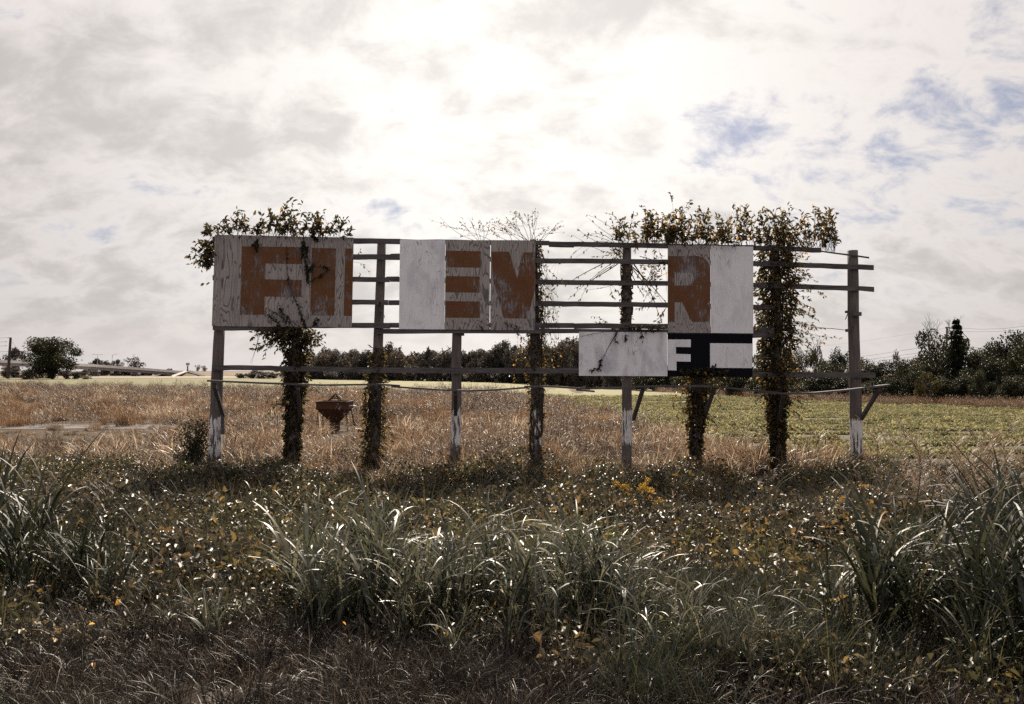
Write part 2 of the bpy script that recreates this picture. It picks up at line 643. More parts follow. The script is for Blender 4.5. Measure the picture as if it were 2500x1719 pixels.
def mat_ground():
    m, T = mat_new('earth and dead litter')
    tcn = T.n('ShaderNodeTexCoord')
    v = tcn.outputs['Object']
    n = T.noise(v, 1.3, 8, 0.68)
    n3 = T.noise(v, 14, 6, 0.7)
    c = T.ramp(n, [(0.3, (0.014, 0.010, 0.008)), (0.5, (0.028, 0.021, 0.015)), (0.7, (0.055, 0.041, 0.027))])
    c = T.mix(T.m('MULTIPLY', n3, 0.6), c, (0.022, 0.017, 0.011))
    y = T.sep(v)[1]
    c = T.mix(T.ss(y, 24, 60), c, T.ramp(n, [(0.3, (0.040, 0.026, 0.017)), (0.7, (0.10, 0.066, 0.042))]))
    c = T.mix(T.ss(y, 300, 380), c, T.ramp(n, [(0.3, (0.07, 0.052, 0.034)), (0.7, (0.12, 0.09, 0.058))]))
    return finish(m, T, c, 0.95, T.m('ADD', n, T.m('MULTIPLY', n3, 0.5)), 0.8, 0.06, 0.1)


def mat_field():
    m, T = mat_new('young crop over dark soil')
    tcn = T.n('ShaderNodeTexCoord')
    v = tcn.outputs['Object']
    warp = T.noise(v, 0.05, 2)
    x, y, z = T.sep(v)
    yy = T.m('ADD', T.m('ADD', y, T.m('MULTIPLY', x, -0.06)), T.m('MULTIPLY', warp, 8))
    rows = T.m('SINE', T.m('MULTIPLY', yy, 2 * math.pi / 0.9))
    gap = T.noise(T.vm('MULTIPLY', v, (0.16, 0.75, 1)), 0.55, 7, 0.68)
    n = T.noise(v, 3.0, 6, 0.7)
    fac = T.m('ADD', T.m('ADD', gap, T.m('MULTIPLY', T.m('SUBTRACT', n, 0.5), 0.5)), T.m('MULTIPLY', rows, 0.035))
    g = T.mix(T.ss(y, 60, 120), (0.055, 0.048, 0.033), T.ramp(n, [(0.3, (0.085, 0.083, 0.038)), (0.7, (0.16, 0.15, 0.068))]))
    c = T.mix(T.ss(fac, 0.37, 0.47), (0.036, 0.027, 0.024), g)
    c = T.mix(T.m('MULTIPLY', T.ss(T.m('ADD', x, T.m('MULTIPLY', warp, 60)), 10, -60), 0.7), c, T.mix(T.ss(gap, 0.40, 0.58), (0.055, 0.048, 0.036), (0.115, 0.115, 0.055)))
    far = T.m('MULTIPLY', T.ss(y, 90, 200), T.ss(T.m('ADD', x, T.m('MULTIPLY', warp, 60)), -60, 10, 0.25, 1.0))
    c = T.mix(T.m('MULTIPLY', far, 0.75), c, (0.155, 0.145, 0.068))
    return finish(m, T, c, 0.9, fac, 0.9, 0.12, 0.15)


MAT = dict(
    ground=mat_ground(), field=mat_field(), ply=mat_plywood(), letter=mat_letter(), white=mat_white(),
    white_h=mat_white('white painted plywood sheet', True, 0.75), white_s=mat_white('white paint on sign', False, 0.35), black=mat_black(),
    rust=mat_rust(),
    rail=wood_mat('grey weathered board', (0.022, 0.020, 0.023), (0.115, 0.10, 0.102), 'X'),
    plank=wood_mat('dark walkway plank', (0.02, 0.018, 0.02), (0.11, 0.098, 0.10), 'X'),
    post=wood_mat('weathered pole', (0.034, 0.028, 0.028), (0.135, 0.114, 0.107), 'Z'),
    post_white=wood_mat('weathered pole with white painted foot', (0.034, 0.028, 0.028), (0.135, 0.114, 0.107), 'Z', 1.0, 1.88),
    concrete=mat_plain('pale concrete', (0.46, 0.43, 0.42), (0.60, 0.57, 0.55), 0.6),
    girder=mat_plain('dark concrete girder', (0.16, 0.15, 0.155), (0.24, 0.225, 0.225), 0.4),  # darker concrete for girders and columns
    road=mat_plain('pale road surface', (0.42, 0.39, 0.36), (0.52, 0.49, 0.45), 0.1),
    bank=mat_plain('dry grass bank', (0.09, 0.062, 0.036), (0.15, 0.10, 0.06), 0.15),
    gravel=mat_plain('grey gravel', (0.050, 0.044, 0.045), (0.10, 0.088, 0.088), 5.0),
    bark=mat_plain('bark', (0.03, 0.024, 0.02), (0.075, 0.06, 0.05), 6.0),
    twig=mat_plain('vine stem', (0.028, 0.02, 0.016), (0.075, 0.055, 0.042), 20.0),
    steel=mat_plain('galvanised steel', (0.20, 0.20, 0.21), (0.32, 0.32, 0.33), 4.0, 0.5, 0.05, 0.01, 0.5, 0.6),
    darkwire=mat_plain('dark wire', (0.03, 0.03, 0.035), (0.06, 0.06, 0.065), 4.0),
    signface=mat_plain('dull sign face', (0.10, 0.10, 0.11), (0.17, 0.165, 0.17), 0.6),
    signpale=mat_plain('pale sign stripe', (0.45, 0.43, 0.42), (0.55, 0.52, 0.5), 0.6),
)
G_DARK, G_OLIVE, G_YEL, G_GOLD = (0.022, 0.026, 0.012), (0.055, 0.058, 0.018), (0.17, 0.15, 0.035), (0.36, 0.20, 0.035)
MAT['vine'] = leaf_mat('vine leaves', [(0.0, (0.020, 0.019, 0.012)), (0.40, (0.046, 0.039, 0.018)), (0.66, (0.11, 0.072, 0.022)), (0.86, (0.27, 0.145, 0.03)), (1.0, (0.42, 0.22, 0.04))], 0.42, 0.5, 0.35, 1.5, 0.0)
MAT['cover'] = leaf_mat('bramble leaves', [(0.0, (0.012, 0.011, 0.008)), (0.40, (0.029, 0.026, 0.016)), (0.74, (0.058, 0.049, 0.030)), (0.96, (0.10, 0.076, 0.046)), (1.0, (0.20, 0.12, 0.04))], 0.27, 0.46, 0.42, 1.4, 0.3)
MAT['lime'] = leaf_mat('yellow green leaves', [(0.0, (0.0341, 0.0403, 0.0132)), (0.5, (0.0806, 0.0837, 0.024)), (1.0, (0.1736, 0.1488, 0.042))], 0.38, 0.5, 0.35, 1.5, 0.3)
MAT['olive'] = leaf_mat('olive bush leaves', [(0.0, (0.014, 0.015, 0.008)), (0.5, (0.042, 0.039, 0.018)), (0.9, (0.088, 0.071, 0.031)), (1.0, (0.18, 0.115, 0.04))], 0.32, 0.48, 0.4, 1.5, 0.3)
MAT['blade'] = leaf_mat('tall green grass', [(0.0, (0.0288, 0.0312, 0.0195)), (0.5, (0.068, 0.06864, 0.0429)), (0.9, (0.124, 0.1131, 0.0702)), (1.0, (0.176, 0.1482, 0.0975))], 0.30, 0.46, 0.75, 1.5, 0.25)
MAT['dblade'] = leaf_mat('dark tall grass', [(0.0, (0.0105, 0.01224, 0.0072)), (0.6, (0.024, 0.02664, 0.01512)), (0.92, (0.04875, 0.04752, 0.0252)), (1.0, (0.1125, 0.09, 0.054))], 0.24, 0.52, 0.32, 1.4, 0.3)
MAT['straw'] = leaf_mat('straw grass', [(0.0, (0.034, 0.022, 0.015)), (0.40, (0.105, 0.067, 0.042)), (0.80, (0.23, 0.158, 0.102)), (1.0, (0.45, 0.35, 0.25))], 0.40, 0.45, 0.35, 1.3, 0.4)
MAT['orange'] = leaf_mat('russet grass', [(0.0, (0.055, 0.030, 0.018)), (0.5, (0.145, 0.080, 0.042)), (1.0, (0.28, 0.18, 0.105))], 0.40, 0.5, 0.15, 1.3, 0.4)
MAT['weed'] = leaf_mat('brown weeds', [(0.0, (0.032, 0.0222, 0.0182)), (0.5, (0.088, 0.06068, 0.0434)), (1.0, (0.208, 0.148, 0.105))], 0.28, 0.55, 0.2, 1.2, 0.4)
MAT['mown'] = leaf_mat('short dead grass', [(0.0, (0.009, 0.0065, 0.005)), (0.6, (0.021, 0.015, 0.011)), (0.93, (0.052, 0.037, 0.027)), (1.0, (0.13, 0.096, 0.072))], 0.2, 0.5, 0.3, 1.2, 0.4)
MAT['short'] = leaf_mat('short green grass', [(0.0, (0.00868, 0.0114, 0.0062)), (0.6, (0.02232, 0.027, 0.01302)), (1.0, (0.0682, 0.06, 0.0279))], 0.25, 0.42, 0.5, 1.3, 0.3)
MAT['crop'] = leaf_mat('young crop leaves', [(0.0, (0.075, 0.074, 0.036)), (0.5, (0.155, 0.145, 0.066)), (1.0, (0.27, 0.24, 0.125))], 0.38, 0.55, 0.15, 1.35, 0.5)
MAT['tree_far_hazed'] = leaf_mat('far tree leaves', [(0.0, (0.020, 0.020, 0.021)), (0.6, (0.056, 0.051, 0.045)), (1.0, (0.13, 0.095, 0.068))], 0.24, 0.6, 0.2, 1.3, 0.6)  # leaf colour lightened to stand in for haze over the far trees
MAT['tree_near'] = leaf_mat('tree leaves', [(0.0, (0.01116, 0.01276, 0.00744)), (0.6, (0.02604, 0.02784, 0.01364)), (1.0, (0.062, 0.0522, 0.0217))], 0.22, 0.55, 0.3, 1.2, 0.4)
MAT['tree_gold'] = leaf_mat('yellowing tree leaves', [(0.0, (0.025, 0.022, 0.011)), (0.6, (0.062, 0.050, 0.018)), (1.0, (0.15, 0.105, 0.03))], 0.28, 0.55, 0.25, 1.3, 0.3)
MAT['plume'] = leaf_mat('goldenrod flowers', [(0.0, (0.20, 0.115, 0.018)), (1.0, (0.44, 0.27, 0.045))], 0.35, 0.6, 0.2, 1.2, 0.1)
MAT['seed'] = leaf_mat('tan seed heads', [(0.0, (0.06, 0.040, 0.026)), (1.0, (0.20, 0.14, 0.095))], 0.35, 0.55, 0.2, 1.3, 0.2)
MAT['litter'] = leaf_mat('fallen leaves', [(0.0, (0.16, 0.12, 0.03)), (0.5, (0.42, 0.26, 0.05)), (1.0, (0.46, 0.15, 0.03))], 0.4, 0.5, 0.35, 1.4, 0.0)


# ------------------------------------------------------------------ the ground and what lies on it
def sheet(name, xs_of, ys, nx, mat, dz=0.0, kind='structure', zf=None):
    V, Q = [], []
    for y in ys:
        x0, x1 = xs_of(y)
        xs = np.linspace(x0, x1, nx)
        z = (gz(xs, np.full(nx, y)) if zf is None else zf(xs, np.full(nx, y))) + dz
        V.append(np.stack([xs, np.full(nx, y), z], 1))
    V = np.concatenate(V)
    for j in range(len(ys) - 1):
        i = np.arange(nx - 1)
        Q.append(np.stack([j * nx + i, j * nx + i + 1, (j + 1) * nx + i + 1, (j + 1) * nx + i], 1))
    o = link(name, fast_mesh(name, V, np.concatenate(Q), mat, smooth=True))
    return tag(o, kind=kind)


ysg = np.concatenate([np.arange(-40, 0, 4), np.arange(0, 40, 0.5), np.arange(40, 120, 2), np.arange(120, 500, 10), np.geomspace(500, 6000, 14)])
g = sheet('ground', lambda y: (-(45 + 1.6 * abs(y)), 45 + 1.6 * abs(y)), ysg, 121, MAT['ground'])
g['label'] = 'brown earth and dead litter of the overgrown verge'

# crop field: a sheet whose near edge follows the crooked field boundary
fx = np.concatenate([np.linspace(-230, 0, 70), np.linspace(1, 12, 45), np.linspace(13, 110, 60)])
ft = np.concatenate([np.linspace(0, 0.35, 60) ** 1.0, np.linspace(0.36, 1, 20)])
Vf = []
for t in ft:
    y0 = field_y(fx)
    y = y0 + t * (345 - y0)
    Vf.append(np.stack([fx, y, gz(fx, y) + 0.012], 1))
Vf = np.concatenate(Vf)
nfx = len(fx)
Qf = np.concatenate([np.stack([j * nfx + np.arange(nfx - 1), j * nfx + np.arange(1, nfx), (j + 1) * nfx + np.arange(1, nfx), (j + 1) * nfx + np.arange(nfx - 1)], 1) for j in range(len(ft) - 1)])
tag(link('field', fast_mesh('field', Vf, Qf, MAT['field'], smooth=True)), 'green field of young crop stretching to the tree line', kind='structure')

# highway and gravel track
tag(sheet('road', lambda y: (-420, -128 + (y - 405) * 0.05), np.linspace(398, 428, 5), 30, MAT['road'], 0.02), 'pale highway strip beyond the field', kind='structure')
tag(sheet('gravel_track', lambda y: (-46, -16.5 - abs(y - 43.5) * 1.6), np.linspace(42.0, 45.2, 9), 60, MAT['gravel'], 0.02), 'grey gravel track through the dry grass at left', kind='structure')

# ------------------------------------------------------------------ overpass
bo = P(0, 905, 400)
bo.z = -0.2
bridge = empty('overpass_bridge', bo, 'long pale concrete highway overpass behind the big round tree at left', 'bridge')


def bpt(t, side=0.0):
    """t 0 (left, out of frame) .. 1 (abutment); returns deck top point"""
    a, b = P(-140, 874, 385), P(452, 906.5, 470)
    p = a.lerp(b, t)
    p.z += 1.1 * math.sin(math.pi * t) * 0.9
    nrm = Vector((-(b.y - a.y), b.x - a.x, 0)).normalized()
    return p + nrm * side


def bridge_band(zlo, zhi, s0, s1, n=16):
    rings = []
    for i in range(n + 1):
        p0, p1 = bpt(i / n, s0), bpt(i / n, s1)
        rings.append([p0 + Vector((0, 0, zlo)), p1 + Vector((0, 0, zlo)), p1 + Vector((0, 0, zhi)), p0 + Vector((0, 0, zhi))])
    return MB().strip(rings)


bridge_band(-1.35, -1.05, -0.5, 11.5).build('deck', MAT['concrete'], bridge, bo)
bridge_band(-1.0, 0.0, -0.55, -0.2).build('parapet', MAT['concrete'], bridge, bo)
bridge_band(-1.0, 0.0, 11.2, 11.5).build('parapet', MAT['concrete'], bridge, bo)
for s in (0.4, 3.6, 6.8, 10.2):
    bridge_band(-2.75, -1.38, s, s + 0.5).build('girder', MAT['girder'], bridge, bo)
for t in (0.08, 0.24, 0.42, 0.60, 0.78):
    c = MB()
    p0, p1 = bpt(t, 0.3), bpt(t, 10.7)
    dirn = (bpt(t + 0.01) - bpt(t)).normalized() * 0.6
    zt = p0.z - 2.78
    c.prism([p0 - dirn + Vector((0, 0, zt - p0.z)), p1 - dirn + Vector((0, 0, zt - p1.z)), Vector((p1.x, p1.y, zt - 1)) - dirn, Vector((p0.x, p0.y, zt - 1)) - dirn],
            [p0 + dirn + Vector((0, 0, zt - p0.z)), p1 + dirn + Vector((0, 0, zt - p1.z)), Vector((p1.x, p1.y, zt - 1)) + dirn, Vector((p0.x, p0.y, zt - 1)) + dirn])
    pier = c.build('pier_cap', MAT['concrete'], bridge, bo)
    for s in (2.0, 5.5, 9.0):
        q = bpt(t, s)
        MB().tube([(q.x, q.y, -0.6), (q.x, q.y, zt - 0.98)], 0.5, 10).build('column', MAT['girder'], bridge, bo)
# abutment bank that carries the road on to the right, with its paved slope
e0, e1 = bpt(0.80), bpt(1.0)
ax = (e1 - e0).normalized()
nr = Vector((-ax.y, ax.x, 0)).normalized()


def bank_pt(s, w, z):
    p = e1 + Vector((ax.x, ax.y, 0)).normalized() * s + nr * w
    return Vector((p.x, p.y, z))


bank_rings = []
for s, zt in ((-14, -0.15), (2, 2.35), (40, 2.2), (120, 1.6), (190, 0.3), (230, -0.3)):
    bank_rings.append([bank_pt(s, -9 if s > -5 else -2, -0.6), bank_pt(s, 24, -0.6), bank_pt(s, 13, zt), bank_pt(s, -1.5, zt)])
bk = MB().strip(bank_rings).build('embankment', MAT['bank'])
tag(bk, 'dry brown grass embankment at the right end of the overpass', kind='structure')
for s0, w in ((-12, -2.4), (7, -3.2)):
    a0, a1 = bank_pt(s0, -9.2, -0.5), bank_pt(s0 + 12 if s0 < 0 else s0 - 6, -1.3, 2.5)
    MB().tube([a0, a1], [0.9, 0.7], 4).build('slope_kerb', MAT['concrete'], bridge, bo)

# lamps on the overpass
for (px, y0, y1, Y, kind, lab) in ((238, 866, 896, 440, 'T', 'tall two-armed lamp post on the overpass above the squat clipped tree'),
                                   (274, 866, 897, 446, 'J', 'lamp post with one curved arm on the overpass, middle of three'),
                                   (336, 868, 900, 456, 'J', 'lamp post with short arm on the overpass, rising out of a ragged tree')):
    b0, tp = P(px, y1 + 12, Y), P(px, y0, Y)
    lp = empty('street_lamp', b0, lab, 'lamp post', 'lamps on the overpass')
    MB().tube([b0, tp], [0.14, 0.09], 6).build('pole', MAT['steel'], lp, b0)
    if kind == 'T':
        MB().tube([tp + Vector((-2.2, 0, 0.1)), tp, tp + Vector((2.2, 0, 0.1))], 0.09, 5).build('arm', MAT['steel'], lp, b0)
        for s in (-1, 1):
            MB().box(tp + Vector((s * 2.2 - 0.5, -0.2, 0.0)), tp + Vector((s * 2.2 + 0.5, 0.2, 0.22))).build('lamp_head', MAT['steel'], lp, b0)
    else:
        s = 1 if px < 300 else -1
        MB().tube([tp + Vector((0, 0, -1.6)), tp + Vector((0.25 * s, 0, -0.5)), tp + Vector((1.0 * s, 0, 0.1)), tp + Vector((2.2 * s, 0, 0.3))], 0.09, 5).build('arm', MAT['steel'], lp, b0)
        MB().box(tp + Vector((2.2 * s - 0.5, -0.2, 0.2)), tp + Vector((2.2 * s + 0.5, 0.2, 0.42))).build('lamp_head', MAT['steel'], lp, b0)

# roadside sign far away
b0 = P(458, 912, 500)
rs = empty('roadside_sign', b0, 'small dark roadside sign on one pole far beyond the overpass end', 'sign')
MB().box(P(457, 912, 500) + Vector((-0.1, 0, 0)), P(459.2, 893, 500) + Vector((0, 0.4, 0))).build('pole', MAT['darkwire'], rs, b0)
MB().box(P(454, 892, 499.6), P(462, 886, 499.6) + Vector((0, 0.5, 0))).build('board', MAT['signface'], rs, b0)
MB().box(P(454.6, 889.6, 499.5), P(461.4, 887.6, 499.55)).build('stripe', MAT['signpale'], rs, b0)

# utility pole at left with its wires
b0 = P(19, 923.5, 325)
up = empty('utility_pole', b0, 'tall dark wooden utility pole at the left edge of the field', 'utility pole')
MB().tube([b0 - Vector((0, 0, 0.5)), P(26, 824, 325)], [0.62, 0.42], 9).build('pole', MAT['bark'], up, b0)
for k, (xx, yy, w) in enumerate(((23, 825, 5), (16, 834.4, 4), (15.5, 844.3, 4), (24, 862, 3))):
    MB().box(P(xx - w, yy + 0.5, 324.2), P(xx + (3 if k in (0, 3) else 1), yy - 0.5, 324.4)).build('crossarm' if k == 0 else 'insulator', MAT['darkwire'], up, b0)
for k, (yy, yl) in enumerate(((824.5, 824), (834.6, 834), (844.5, 845), (858, 858))):
    a, b = P(-150, yl, 322), P(22 if k in (0, 3) else 13, yy, 324.3)
    w = MB().tube([a, a.lerp(b, 0.5) - Vector((0, 0, 0.6)), b], 0.045, 4).build('power_line', MAT['darkwire'])
    tag(w, ['topmost wire leaving the utility pole towards the left', 'second wire from the top leaving the utility pole leftwards', 'third wire from the top leaving the utility pole leftwards', 'lowest wire leaving the utility pole towards the left'][k], 'wire', 'wires of the utility pole')
tag(MB().tube([P(27, 829, 325), P(40, 851, 318)], 0.05, 4).build('guy_wire', MAT['darkwire']), 'slanting guy wire beside the utility pole at left', 'wire')

# H-frame transmission pole on the right, with wires
HFY = 150
b0 = P(2330, 940, HFY)
hf = empty('transmission_pole', b0, 'dark wooden H-frame transmission pole behind the pointed conifer at right', 'pylon')
MB().tube([P(2310, 945, HFY), P(2312, 798, HFY)], [0.2, 0.16], 8).build('pole', MAT['bark'], hf, b0)
MB().tube([P(2346, 945, HFY), P(2346, 801, HFY)], [0.2, 0.16], 8).build('pole', MAT['bark'], hf, b0)
MB().tube([P(2308, 800, HFY - .3), P(2348, 803, HFY - .3)], 0.12, 5).build('crossarm', MAT['bark'], hf, b0)
MB().tube([P(2300, 826, HFY - .3), P(2366, 829, HFY - .3)], 0.13, 5).build('crossarm', MAT['bark'], hf, b0)
MB().tube([P(2312, 803, HFY), P(2346, 826, HFY)], 0.07, 5).build('cross_brace', MAT['bark'], hf, b0)
MB().tube([P(2346, 803, HFY), P(2312, 826, HFY)], 0.07, 5).build('cross_brace', MAT['bark'], hf, b0)
MB().tube([P(2347, 810, HFY), P(2365, 828, HFY)], 0.06, 5).build('strut', MAT['bark'], hf, b0)
MB().tube([P(2364, 829, HFY - .3), P(2364, 848, HFY - .3)], 0.05, 5).build('insulator', MAT['darkwire'], hf, b0)
wires = (((2364, 846, HFY), (2520, 850, 120), 'lowest wire running right from the transmission pole', 0.03),
         ((2347, 801, HFY), (2520, 794, 120), 'topmost wire running right from the transmission pole', 0.025),
         ((2312, 806, HFY), (2520, 803, 121), 'second wire from the top running right from the transmission pole', 0.022),
         ((2305, 840, HFY), (1960, 887, 330), 'upper of three wires falling left from the transmission pole', 0.035),
         ((2330, 850, HFY), (1960, 893, 330), 'middle of three wires falling left from the transmission pole', 0.035),
         ((2330, 858, HFY), (1960, 899, 330), 'lowest of three wires falling left from the transmission pole', 0.035),
         ((2310, 801, HFY), (1960, 850, 330), 'faint high wire falling left from the transmission pole top', 0.018))
for a, b, lab, r in wires:
    a, b = P(*a), P(*b)
    tag(MB().tube([a, a.lerp(b, 0.33) - Vector((0, 0, 0.35)), a.lerp(b, 0.66) - Vector((0, 0, 0.35)), b], r, 4).build('power_line', MAT['darkwire']), lab, 'wire', 'wires of the transmission pole')


# ------------------------------------------------------------------ trees
def crown_mesh(name, mat, n, seed, leaf=0.06, lobes=14, flat=0.5, bottom=0.0, ragged=0.35):
    """crown in a unit box: x,y in -.5...5, z 0..1, of small leaf faces over many lobes"""
    r = np.random.default_rng(seed)
    c = np.stack([r.normal(0, 0.22, lobes), r.normal(0, 0.22, lobes), r.uniform(bottom + 0.05, 0.88, lobes)], 1)
    wz = np.sin(np.clip((c[:, 2] - bottom) / (1.02 - bottom), 0, 1) * math.pi) ** flat
    c[:, :2] *= wz[:, None] * 1.15
    rad = r.uniform(0.10, 0.21, lobes)
    li = r.integers(0, lobes, n)
    dv = unit(r.normal(size=(n, 3)))
    rr = rad[li] * (r.uniform(0, 1, n) ** 0.33) * (1 + ragged * r.normal(0, 0.4, n))
    p = c[li] + dv * rr[:, None]
    p[:, 2] = np.clip(p[:, 2], bottom, 1.02)
    lo, hi = np.percentile(p, 0.6, axis=0), np.percentile(p, 99.4, axis=0)
    p = (p - lo) / (hi - lo)
    p[:, :2] -= 0.5
    p[:, 2] = bottom + p[:, 2] * (1 - bottom)
    D = unit(dv + 0.9 * r.normal(size=(n, 3)))
    U = unit(r.normal(size=(n, 3)) + np.array([0, 0, 0.6]))
    L = leaf * r.uniform(0.6, 1.5, n)
    V, Q = leaf_batch(p, D, U, L, L * 0.75, 0.2)
    rn = np.clip(r.uniform(0, 1, n) * 0.6 + 0.4 * r.uniform(0, 1, lobes)[li], 0, 1)
    return fast_mesh(name, V, Q, mat, np.repeat(rn, 2))


def trunk_mesh(name, seed, top=0.75):
    r = random.Random(seed)
    mb = MB()
    mb.tube([(0, 0, -0.04), (r.uniform(-.02, .02), 0, top * 0.45), (r.uniform(-.04, .04), r.uniform(-.04, .04), top)], [0.034, 0.024, 0.008], 7)
    for k in range(6):
        z = r.uniform(0.22, 0.55)
        a = r.uniform(0, 6.28)
        l = r.uniform(0.18, 0.32)
        mb.tube([(0, 0, z), (math.cos(a) * l * .5, math.sin(a) * l * .5, z + l * 0.55), (math.cos(a) * l, math.sin(a) * l, z + l * 0.9)], [0.014, 0.009, 0.003], 5)
    return poly_mesh(name, mb.V, mb.F, MAT['bark'])


TR = trunk_mesh('trunk', 3)
TR2 = trunk_mesh('trunk', 9, 0.85)
FAR = [crown_mesh('crown', MAT['tree_far_hazed'], 3600, 50 + i, 0.050, 20 + i % 5, 0.3, 0.0) for i in range(6)]
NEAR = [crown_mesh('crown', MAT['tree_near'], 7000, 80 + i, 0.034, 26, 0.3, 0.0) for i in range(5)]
GOLD = crown_mesh('crown', MAT['tree_gold'], 2500, 97, 0.05, 12, 0.5, 0.0)
OPEN = crown_mesh('crown', MAT['tree_far_hazed'], 900, 98, 0.06, 14, 0.5, 0.25)


def tree(name, px, ytop, wpx, Y, crown, label, group=None, base=None, rot=None, depth=0.8, cat='tree', trunk=TR):
    if group in ('trees of the far tree line', 'back row of the far tree line'):
        wpx *= 1.35
    b = GP(px, Y) if base is None else P(px, base, Y)
    top = P(px, ytop, Y).z
    h = top - b.z
    w = wpx / F * Y
    t = empty(name, b, label, cat, group)
    for nm, me in (('trunk', trunk), ('crown', crown)):
        o = link(nm, me, t)
        o.scale = (w, w * depth, h)
    t.rotation_euler.z = rng.uniform(-0.5, 0.5) if rot is None else rot
    return t


ROWS = {}
POSTX = (531, 722, 920, 1114, 1308, 1530, 1703, 1896, 2086)
ORD = ('first', 'second', 'third', 'fourth', 'fifth', 'sixth', 'seventh', 'eighth', 'ninth', 'tenth', 'eleventh', 'twelfth', 'thirteenth', 'fourteenth', 'fifteenth', 'sixteenth', 'seventeenth', 'eighteenth', 'nineteenth', 'twentieth', 'twenty-first', 'twenty-second', 'twenty-third', 'twenty-fourth')


def in_row(row, px, o):
    ROWS.setdefault(row, []).append((px, o))
    return o


def label_rows():
    for row, items in ROWS.items():
        gaps = {}
        for px, o in sorted(items, key=lambda q: q[0]):
            gaps.setdefault(sum(px > p for p in POSTX), []).append(o)
        for g_, obs in gaps.items():
            where = 'left of the first post' if g_ == 0 else 'right of the last post' if g_ == 9 else 'between the %s and %s posts' % (ORD[g_ - 1], ORD[g_])
            for i_, o in enumerate(obs):
                o['label'] = '%s, %s from left %s' % (row, ORD[min(i_, 23)], where)


# left of the sign
tree('broadleaf_tree', 128, 828, 122, 312, crown_mesh('crown', MAT['tree_near'], 16000, 5, 0.030, 34, 0.25, 0.04, 0.5), 'big round dark tree standing alone in front of the overpass', base=925, trunk=TR2)
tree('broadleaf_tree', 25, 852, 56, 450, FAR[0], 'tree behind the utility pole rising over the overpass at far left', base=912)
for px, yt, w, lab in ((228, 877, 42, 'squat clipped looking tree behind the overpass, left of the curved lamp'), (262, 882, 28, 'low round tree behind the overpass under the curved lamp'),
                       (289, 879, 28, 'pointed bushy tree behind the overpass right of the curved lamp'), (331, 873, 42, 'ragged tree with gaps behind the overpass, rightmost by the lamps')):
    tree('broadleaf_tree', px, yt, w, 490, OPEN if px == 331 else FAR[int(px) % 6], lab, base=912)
tree('broadleaf_tree', 484, 891, 13, 620, OPEN, 'tiny thin tree on the skyline just left of the leftmost post', base=910)
tree('broadleaf_tree', 499, 893, 14, 640, OPEN, 'tiny round topped tree on the skyline nearest the leftmost post', base=910)
tree('broadleaf_tree', 415, 900, 16, 640, FAR[3], 'tiny dark tree top showing over the overpass end', base=912)
for px in range(150, 470, 18):
    in_row('dark bush in the shade under the overpass', px, tree('bush', px + rng.uniform(-4, 4), rng.uniform(903, 908), rng.uniform(22, 34), 520, FAR[int(rng.integers(0, 6))], 'x', 'bushes beyond the overpass', base=920, cat='bush'))
for i, (px, yt, w) in enumerate(((12, 896, 34), (42, 900, 40), (72, 903, 36))):
    tree('bush', px, yt, w, 372, FAR[i], ['leftmost dark bush under the overpass', 'middle dark bush under the overpass beside the utility pole', 'dark bush under the overpass, nearest the big round tree'][i], 'bushes under the overpass', cat='bush')
for i, (px, yt, w, lab) in enumerate(((72, 915, 44, 'low dark bush at the left foot of the big round tree'), (163, 910, 26, 'dark bush under the right half of the big round tree'), (188, 910, 24, 'rounded dark bush at the right foot of the big round tree'), (212, 918, 24, 'pale low bush right of the big round tree'))):
    tree('bush', px, yt, w, 306, FAR[i + 1], lab, None, base=926.5, cat='bush')

# far tree line behind the sign
LX = np.array([560, 650, 950, 1300, 1600, 1900, 2300, 2500, 2700])
LY = np.array([350, 330, 265, 205, 150, 108, 92, 82, 74])


def line_y(px):
    return float(np.interp(px, LX, LY))


G1 = 'trees of the far tree line'
L1 = 'dark rounded tree among the even hazy tree line across the field, seen between the posts'
special = {955: 'large round tree of the far line just right of the third post', 1040: 'narrow lone tree of the far line left of the fourth post',
           1097: 'airy tree of the far line directly behind the fourth post', 1235: 'highest tree of the far line left of the gold-leaved fifth post'}
for px, yt, w in ((590, 912, 34), (612, 905, 40), (640, 907, 40), (668, 909, 40), (695, 900, 44), (722, 893, 44)):
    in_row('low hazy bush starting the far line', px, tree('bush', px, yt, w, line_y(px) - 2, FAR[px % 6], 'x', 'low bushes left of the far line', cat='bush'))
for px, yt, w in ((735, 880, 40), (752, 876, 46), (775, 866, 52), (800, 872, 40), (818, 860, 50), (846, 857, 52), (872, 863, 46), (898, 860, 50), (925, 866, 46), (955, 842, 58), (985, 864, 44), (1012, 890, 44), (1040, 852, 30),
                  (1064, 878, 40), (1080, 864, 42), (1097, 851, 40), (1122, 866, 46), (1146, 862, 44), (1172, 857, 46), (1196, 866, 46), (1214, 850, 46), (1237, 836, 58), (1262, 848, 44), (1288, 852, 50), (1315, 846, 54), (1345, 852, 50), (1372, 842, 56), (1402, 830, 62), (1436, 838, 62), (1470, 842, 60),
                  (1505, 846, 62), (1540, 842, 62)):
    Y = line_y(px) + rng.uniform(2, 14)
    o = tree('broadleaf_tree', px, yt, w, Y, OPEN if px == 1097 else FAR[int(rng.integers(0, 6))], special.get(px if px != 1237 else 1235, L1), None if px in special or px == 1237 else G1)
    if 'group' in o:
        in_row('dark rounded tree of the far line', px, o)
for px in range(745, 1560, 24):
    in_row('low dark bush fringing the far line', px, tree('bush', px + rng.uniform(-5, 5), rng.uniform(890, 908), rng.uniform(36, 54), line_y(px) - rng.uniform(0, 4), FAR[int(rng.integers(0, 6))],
           'x', 'bushes along the far tree line', cat='bush'))
